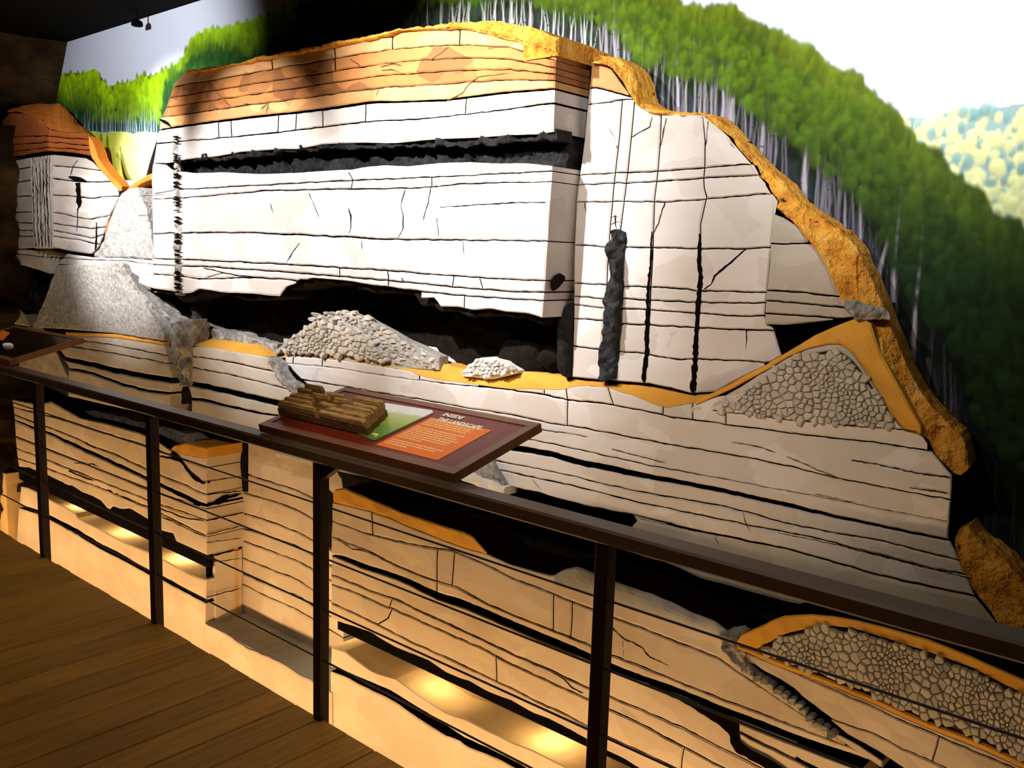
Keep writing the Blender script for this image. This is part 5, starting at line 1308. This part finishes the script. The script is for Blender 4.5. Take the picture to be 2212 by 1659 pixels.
for k, (size, V, F, mat, par) in enumerate(PENDING):
    if k < 280: mesh_obj('stone', V, F, mat, par)
    else:
        a = rest.setdefault((par, mat), ([], []))
        b = len(a[0]); a[0].extend(V); a[1].extend(tuple(i + b for i in f) for f in F)
for (par, mat), (V, F) in rest.items(): mesh_obj('rubble', V, F, mat, par, kind='stuff')
print('stones', len(PENDING))

# small lamps behind the valances
for px, py in ((205, 1128), (300, 1160), (425, 1212)):
    P = YP(3.0).un(np.array(float(px)), np.array(float(py)))
    l = bpy.data.lights.new('slot_lamp', 'POINT'); l.energy = 3.2; l.color = (1.0, .80, .45); l.shadow_soft_size = .02
    o = bpy.data.objects.new('slot_lamp', l); COL.objects.link(o); o.location = (P[0], 2.92, -.335)
for px, py in ((748, 1388), (975, 1500), (1215, 1622)):
    P = YP(3.0).un(np.array(float(px)), np.array(float(py)))
    l = bpy.data.lights.new('slot_lamp', 'POINT'); l.energy = 3.2; l.color = (1.0, .80, .45); l.shadow_soft_size = .02
    o = bpy.data.objects.new('slot_lamp', l); COL.objects.link(o); o.location = (P[0], 2.92, -.335)

# ------------------------------------------------------------------ railing
rail = empty('railing', (-2.43, 1.82, 0.0))
tag(rail, 'long dark brown guard railing with square posts and thin cables along the deck edge', 'railing')
bbox_obj('top_rail', (-9.0, 1.790, .938), (.6, 1.868, .979), .006, M['rail'], rail)
for x in (-6.02, -4.825, -3.62, -2.435, -1.245, -.05):
    bbox_obj('post', (x - .020, 1.800, -.16), (x + .020, 1.843, .9375), .003, M['steel'], rail)
for z in (.784, .598, .412, .221):
    tube('cable', (-9.0, 1.822, z), (.6, 1.822, z), .0034, M['cable'], rail, 8)
# small gusset between post and rail under the reading panel
V = []; F = []
gx0 = -2.414
V = [(gx0, 1.806, .937), (gx0 + .085, 1.806, .937), (gx0, 1.806, .878), (gx0, 1.838, .937), (gx0 + .085, 1.838, .937), (gx0, 1.838, .878)]
F = [(0, 1, 2), (5, 4, 3), (0, 3, 4, 1), (1, 4, 5, 2), (2, 5, 3, 0)]
fix_normals(mesh_obj('bracket', V, F, M['steel'], rail))

# ------------------------------------------------------------------ reading panels
SL = np.array([0, .4, .103]); PD = float(np.linalg.norm(SL)); SL /= PD
PN = np.array([0, -SL[2], SL[1]])
FR = np.array([0.0, 1.8208, 1.0125])            # a point on the front top edge line
PPL = Plane(PN, float(PN @ FR), -PN)


def pw(x, b, h=0.0):
    """panel coordinates (x along, b up the slope, h above the face) -> world"""
    return FR + np.array([x, 0, 0]) + SL * b + PN * h


def pc(px, py, h=0.0):
    P = Plane(PN, float(PN @ (FR + PN * h)), -PN).un(np.array(float(px)), np.array(float(py)))
    q = P - FR - PN * h
    return np.array([P[0], q @ SL])


def prism(name, poly, h0, h1, mat, parent, bev=0.0, **k):
    poly = np.array(poly, float); n = len(poly); c = poly.mean(0)
    V = [tuple(pw(x, b, h0)) for x, b in poly]
    if bev:
        V += [tuple(pw(x, b, h1 - bev)) for x, b in poly]
        ins = []
        for q in poly:
            d = c - q; L = np.hypot(*d); ins.append(q + d / L * min(bev * 1.3, L * .5))
        V += [tuple(pw(x, b, h1)) for x, b in ins]; lv = 3
    else:
        V += [tuple(pw(x, b, h1)) for x, b in poly]; lv = 2
    F = [tuple(range(n))[::-1], tuple(range((lv - 1) * n, lv * n))]
    for a in range(lv - 1):
        F += [(a * n + i, a * n + (i + 1) % n, (a + 1) * n + (i + 1) % n, (a + 1) * n + i) for i in range(n)]
    return fix_normals(mesh_obj(name, V, F, mat, parent, **k))


def rect(x0, b0, x1, b1): return [(x0, b0), (x1, b0), (x1, b1), (x0, b1)]


def reading_panel(x0, x1, label, face):
    p = empty('reading_panel', (x0, 1.8208, .985))
    tag(p, label, 'sign')
    prism('tray', rect(x0, 0, x1, PD), -.030, -.006, M['frame'], p, 0)
    r = .034
    for q in (rect(x0, 0, x1, r), rect(x0, PD - r, x1, PD), rect(x0, r, x0 + r, PD - r), rect(x1 - r, r, x1, PD - r)):
        prism('rim', q, -.0059, 0.0, M['frame'], p, .0015)
    prism('panel_face', rect(x0 + r + .001, r + .001, x1 - r - .001, PD - r - .001), -.0059, -.003, face, p)
    return p


FH = -.003
rp = reading_panel(-2.812, -1.797, 'slanted maroon reading panel with orange text block, holding the bronze relief', M['maroon'])
ob = [pc(*q, FH) for q in ((812, 961), (945, 995), (1063, 930), (932, 902))]
prism('text_block', ob, FH, FH + .0012, M['orange'], rp, label='bright orange block of small pale text')
ob = np.array(ob)
ax = (ob[1] - ob[0] + ob[2] - ob[3]) / 2; W_ = np.linalg.norm(ax); ax /= W_
ay = np.array([-ax[1], ax[0]]); H_ = float((ob[3] - ob[0]) @ ay)


def text(name, body, at_, size, mat, parent, width=None, bold=0.0):
    c = bpy.data.curves.new(name, 'FONT'); c.body = body; c.size = size; c.extrude = .0004; c.offset = bold
    c.align_x = 'LEFT'; c.resolution_u = 2
    o = bpy.data.objects.new(name, c); COL.objects.link(o)
    bpy.context.view_layer.update()
    dg = bpy.context.evaluated_depsgraph_get()
    me = bpy.data.meshes.new_from_object(o.evaluated_get(dg))
    bpy.data.objects.remove(o)
    co = np.zeros(len(me.vertices) * 3); me.vertices.foreach_get('co', co); co = co.reshape(-1, 3)
    if width: co[:, 0] *= width / max(1e-6, co[:, 0].max() - min(0, co[:, 0].min()))
    W3 = np.array([pw(*(np.array(at_) + ax * u + ay * v), FH + .0016 + max(0, z) * .8) for u, v, z in co]) - ROOT[parent]
    me.vertices.foreach_set('co', W3.ravel()); me.update()
    me.materials.clear(); me.materials.append(mat)
    q = bpy.data.objects.new(name, me); COL.objects.link(q); q.parent = parent; ROOT[q] = ROOT[parent]
    return q


tA = pc(945, 889, FH); tB = pc(941, 905, FH); tE = pc(1037, 922, FH)
text('lettering', 'INSIDE', pc(954, 898, FH), .032, M['white'], rp, bold=.0011)
text('lettering', 'THE LANDSCAPE', pc(941, 908, FH), .034, M['white'], rp, width=float(np.linalg.norm(tE - tB)) * 1.02, bold=.0011)
# body copy: too small to read in the photo, so rows of word-long strokes
rows_ = [(.045, .93), (.095, .83), (.145, .83), (.195, .80), None, (.285, .88), (.335, .78), (.385, .86), (.435, .93), (.485, .86), (.535, .84), (.585, .44), None, (.675, .93), (.725, .84), (.775, .40)]
V = []; F = []
rg = np.random.default_rng(3)
inset = .05
for r_ in rows_:
    if r_ is None: continue
    v0 = H_ * (1 - r_[0] * 1.14) - .004; u = W_ * inset; end = W_ * (inset + r_[1] * (1 - 2 * inset))
    while u < end:
        L = rg.uniform(.006, .022); L = min(L, end - u)
        b = len(V)
        for (du, dv) in ((0, 0), (L, 0), (L, .0062), (0, .0062)):
            q = ob[0] + ax * (u + du) + ay * (v0 + dv)
            V.append(tuple(pw(q[0], q[1], FH + .0016)))
        F.append((b, b + 1, b + 2, b + 3)); u += L + .0032
mesh_obj('small_print', V, F, M['cream'], rp, kind='stuff')
# picture plate of a green landscape, lying under the relief
t = NT('landscape_print')
sx = t.n('ShaderNodeSeparateXYZ'); t.l(t.g.outputs['Position'], sx.inputs[0])
mr = t.n('ShaderNodeMapRange'); t.l(sx.outputs[1], mr.inputs[0]); mr.inputs[1].default_value = 1.84; mr.inputs[2].default_value = 2.20
nz = t.noise(9, (1, 1, 1), 4)
ad = t.n('ShaderNodeMath', operation='MULTIPLY_ADD'); t.l(nz, ad.inputs[0]); ad.inputs[1].default_value = .22; t.l(mr.outputs[0], ad.inputs[2])
c = t.ramp(ad.outputs[0], [(.12, (.03, .10, .06)), (.34, (.10, .24, .03)), (.52, (.16, .32, .05)), (.66, (.34, .50, .05)), (.80, (.45, .55, .25)), (.86, (.80, .85, .95))])
M['print'] = t.done(c, .35, .3)
plate = [pc(*q, FH) for q in ((794, 949), (810, 954), (936, 893), (934, 889), (836, 873), (700, 900))]
prism('picture_plate', plate, FH, FH + .005, M['print'], rp, label='green landscape picture plate')
V = []; F = []
for (x, y, a, b_) in ((803, 941, .030, .011),):
    q0 = pc(x, y, FH)
    for (du, dv) in ((0, 0), (a, 0), (a, b_), (0, b_)):
        q = q0 + ax * du + ay * dv; V.append(tuple(pw(q[0], q[1], FH + .0056)))
    F.append((0, 1, 2, 3))
mesh_obj('caption', V, F, M['cream'], rp)
q0 = pc(812, 945, FH)
V = [tuple(pw(*(q0 + .006 * np.array([math.cos(a), math.sin(a)])), FH + .0060)) for a in np.linspace(0, 2 * math.pi, 12, endpoint=False)]
M['dot'] = flat_mat('yellow_dot', (.75, .70, .05), .5)
mesh_obj('dot', V, [tuple(range(12))], M['dot'], rp)
# dark recessed strip along the far edge
# ------------------------------------------------------------------ cast relief standing on the panel
tm_ = empty('tactile_relief', tuple(pw(-2.4, .2, 0)))
tag(tm_, 'cast bronze-brown relief block of cave passages lying on the maroon reading panel', 'sculpture')
HT = .052
bs = [pc(*q, HT) for q in ((596, 869), (789, 912), (833, 871), (655, 838))]
bs = np.array(bs)
bx_, by_ = bs[1] - bs[0], bs[3] - bs[0]


def uv(u, v): return bs[0] * (1 - u) * (1 - v) + bs[1] * u * (1 - v) + bs[2] * u * v + bs[3] * (1 - u) * v


def wob_poly(pts, k=5, amp=.008, seed=0):
    r = np.random.default_rng(seed); out = []
    n = len(pts)
    for i in range(n):
        a = np.array(pts[i]); b = np.array(pts[(i + 1) % n])
        for j in range(k):
            q = a + (b - a) * j / k
            if j: q = q + r.uniform(-amp, amp, 2)
            out.append(tuple(uv(*q)))
    return out


# moulded base with slightly swollen sides
outer = wob_poly([(0, 0), (1, 0), (1, 1), (0, 1)], 12, .012, 4)
prism('base', outer, FH + .0052, HT - .020, M['bronze_shaded'], tm_, .006)
blocks = [([(.0, .0), (.46, .0), (.44, .17), (.0, .17)], HT), ([(.48, .0), (.99, .0), (.99, .16), (.47, .16)], HT - .001),
          ([(.01, .19), (.36, .19), (.34, .36), (.01, .34)], HT + .003), ([(.49, .19), (.93, .18), (.98, .34), (.56, .36)], HT + .002),
          ([(.02, .38), (.33, .39), (.32, .52), (.02, .52)], HT + .005), ([(.37, .40), (.52, .36), (.62, .46), (.40, .56)], HT + .001),
          ([(.60, .40), (.97, .37), (.98, .55), (.66, .58)], HT + .002), ([(.04, .55), (.20, .55), (.22, .68), (.04, .66)], HT + .006),
          ([(.24, .58), (.46, .60), (.44, .74), (.23, .72)], HT + .010), ([(.02, .72), (.20, .71), (.19, .84), (.01, .84)], HT + .016),
          ([(.50, .62), (.66, .66), (.62, .80), (.46, .78)], HT + .004), ([(.70, .62), (.97, .60), (.98, .74), (.68, .78)], HT + .004),
          ([(.66, .82), (.98, .78), (.99, .88), (.66, .92)], HT + .008), ([(.66, .94), (.99, .90), (1.0, 1.0), (.66, 1.0)], HT + .010),
          ([(.06, .88), (.30, .86), (.30, .98), (.06, .98)], HT + .022), ([(.34, .82), (.56, .84), (.54, .97), (.34, .96)], HT + .010)]
for k, (pl, h) in enumerate(blocks):
    prism('rock_block', wob_poly([tuple(np.mean(pl, axis=0) + (np.array(q) - np.mean(pl, axis=0)) * .94) for q in pl], 5, .010, 50 + k), HT - .0198, h, M['bronze'], tm_, .005)
    # bedding ledge on top of each block
    c = np.mean(pl, axis=0); pl2 = [tuple(c + (np.array(q) - c) * np.array([.9, .55])) for q in pl]
    if k % 2 == 0: prism('ledge', wob_poly(pl2, 4, .008, 90 + k), h - .001, h + .005, M['bronze'], tm_, .002)

# second panel farther along the railing
lp = reading_panel(-6.185, -5.196, 'second reading panel farther along the railing, with a nearly black face', M['darkplate'])
q = [pc(*v, FH) for v in ((-14, 735), (6, 735), (21, 719), (4, 714))]
prism('text_block', q, FH, FH + .003, M['orange'], lp, label='orange corner of a text block')
bt = pc(17, 746, 0.0)
th_ = np.linspace(0, 2 * math.pi, 16, endpoint=False)
prism('painted_glare', [(bt[0] + .055 * math.cos(a), bt[1] + .022 * math.sin(a)) for a in th_], FH, FH + .012, M['white'], lp, .004, label='small pale oval of painted glare')  # highlight on the panel face, made as a raised white oval

# little lamp hanging at the mural's upper edge
P = YP(3.10).un(np.array(296.), np.array(50.))
fx = empty('ceiling_lamp', (P[0], 3.10, Z_TOP))
tag(fx, 'tiny dark lamp hanging at the upper edge of the mural', 'lamp')
tube('stem', (P[0], 3.10, Z_TOP + .001), (P[0], 3.10, P[2] + .02), .008, M['black'], fx)
hv = [(math.cos(a), math.sin(a)) for a in np.linspace(0, 2 * math.pi, 12, endpoint=False)]
V = [(P[0] + r * c, 3.10 + r * s, P[2] + z) for r, z in ((.012, .025), (.034, .012), (.040, -.012), (.034, -.02)) for c, s in hv]
F = [(a * 12 + i, a * 12 + (i + 1) % 12, (a + 1) * 12 + (i + 1) % 12, (a + 1) * 12 + i) for a in range(3) for i in range(12)] + [tuple(range(12)), tuple(range(36, 48))[::-1]]
fix_normals(mesh_obj('lamp_head', V, F, M['lamp_black'], fx))
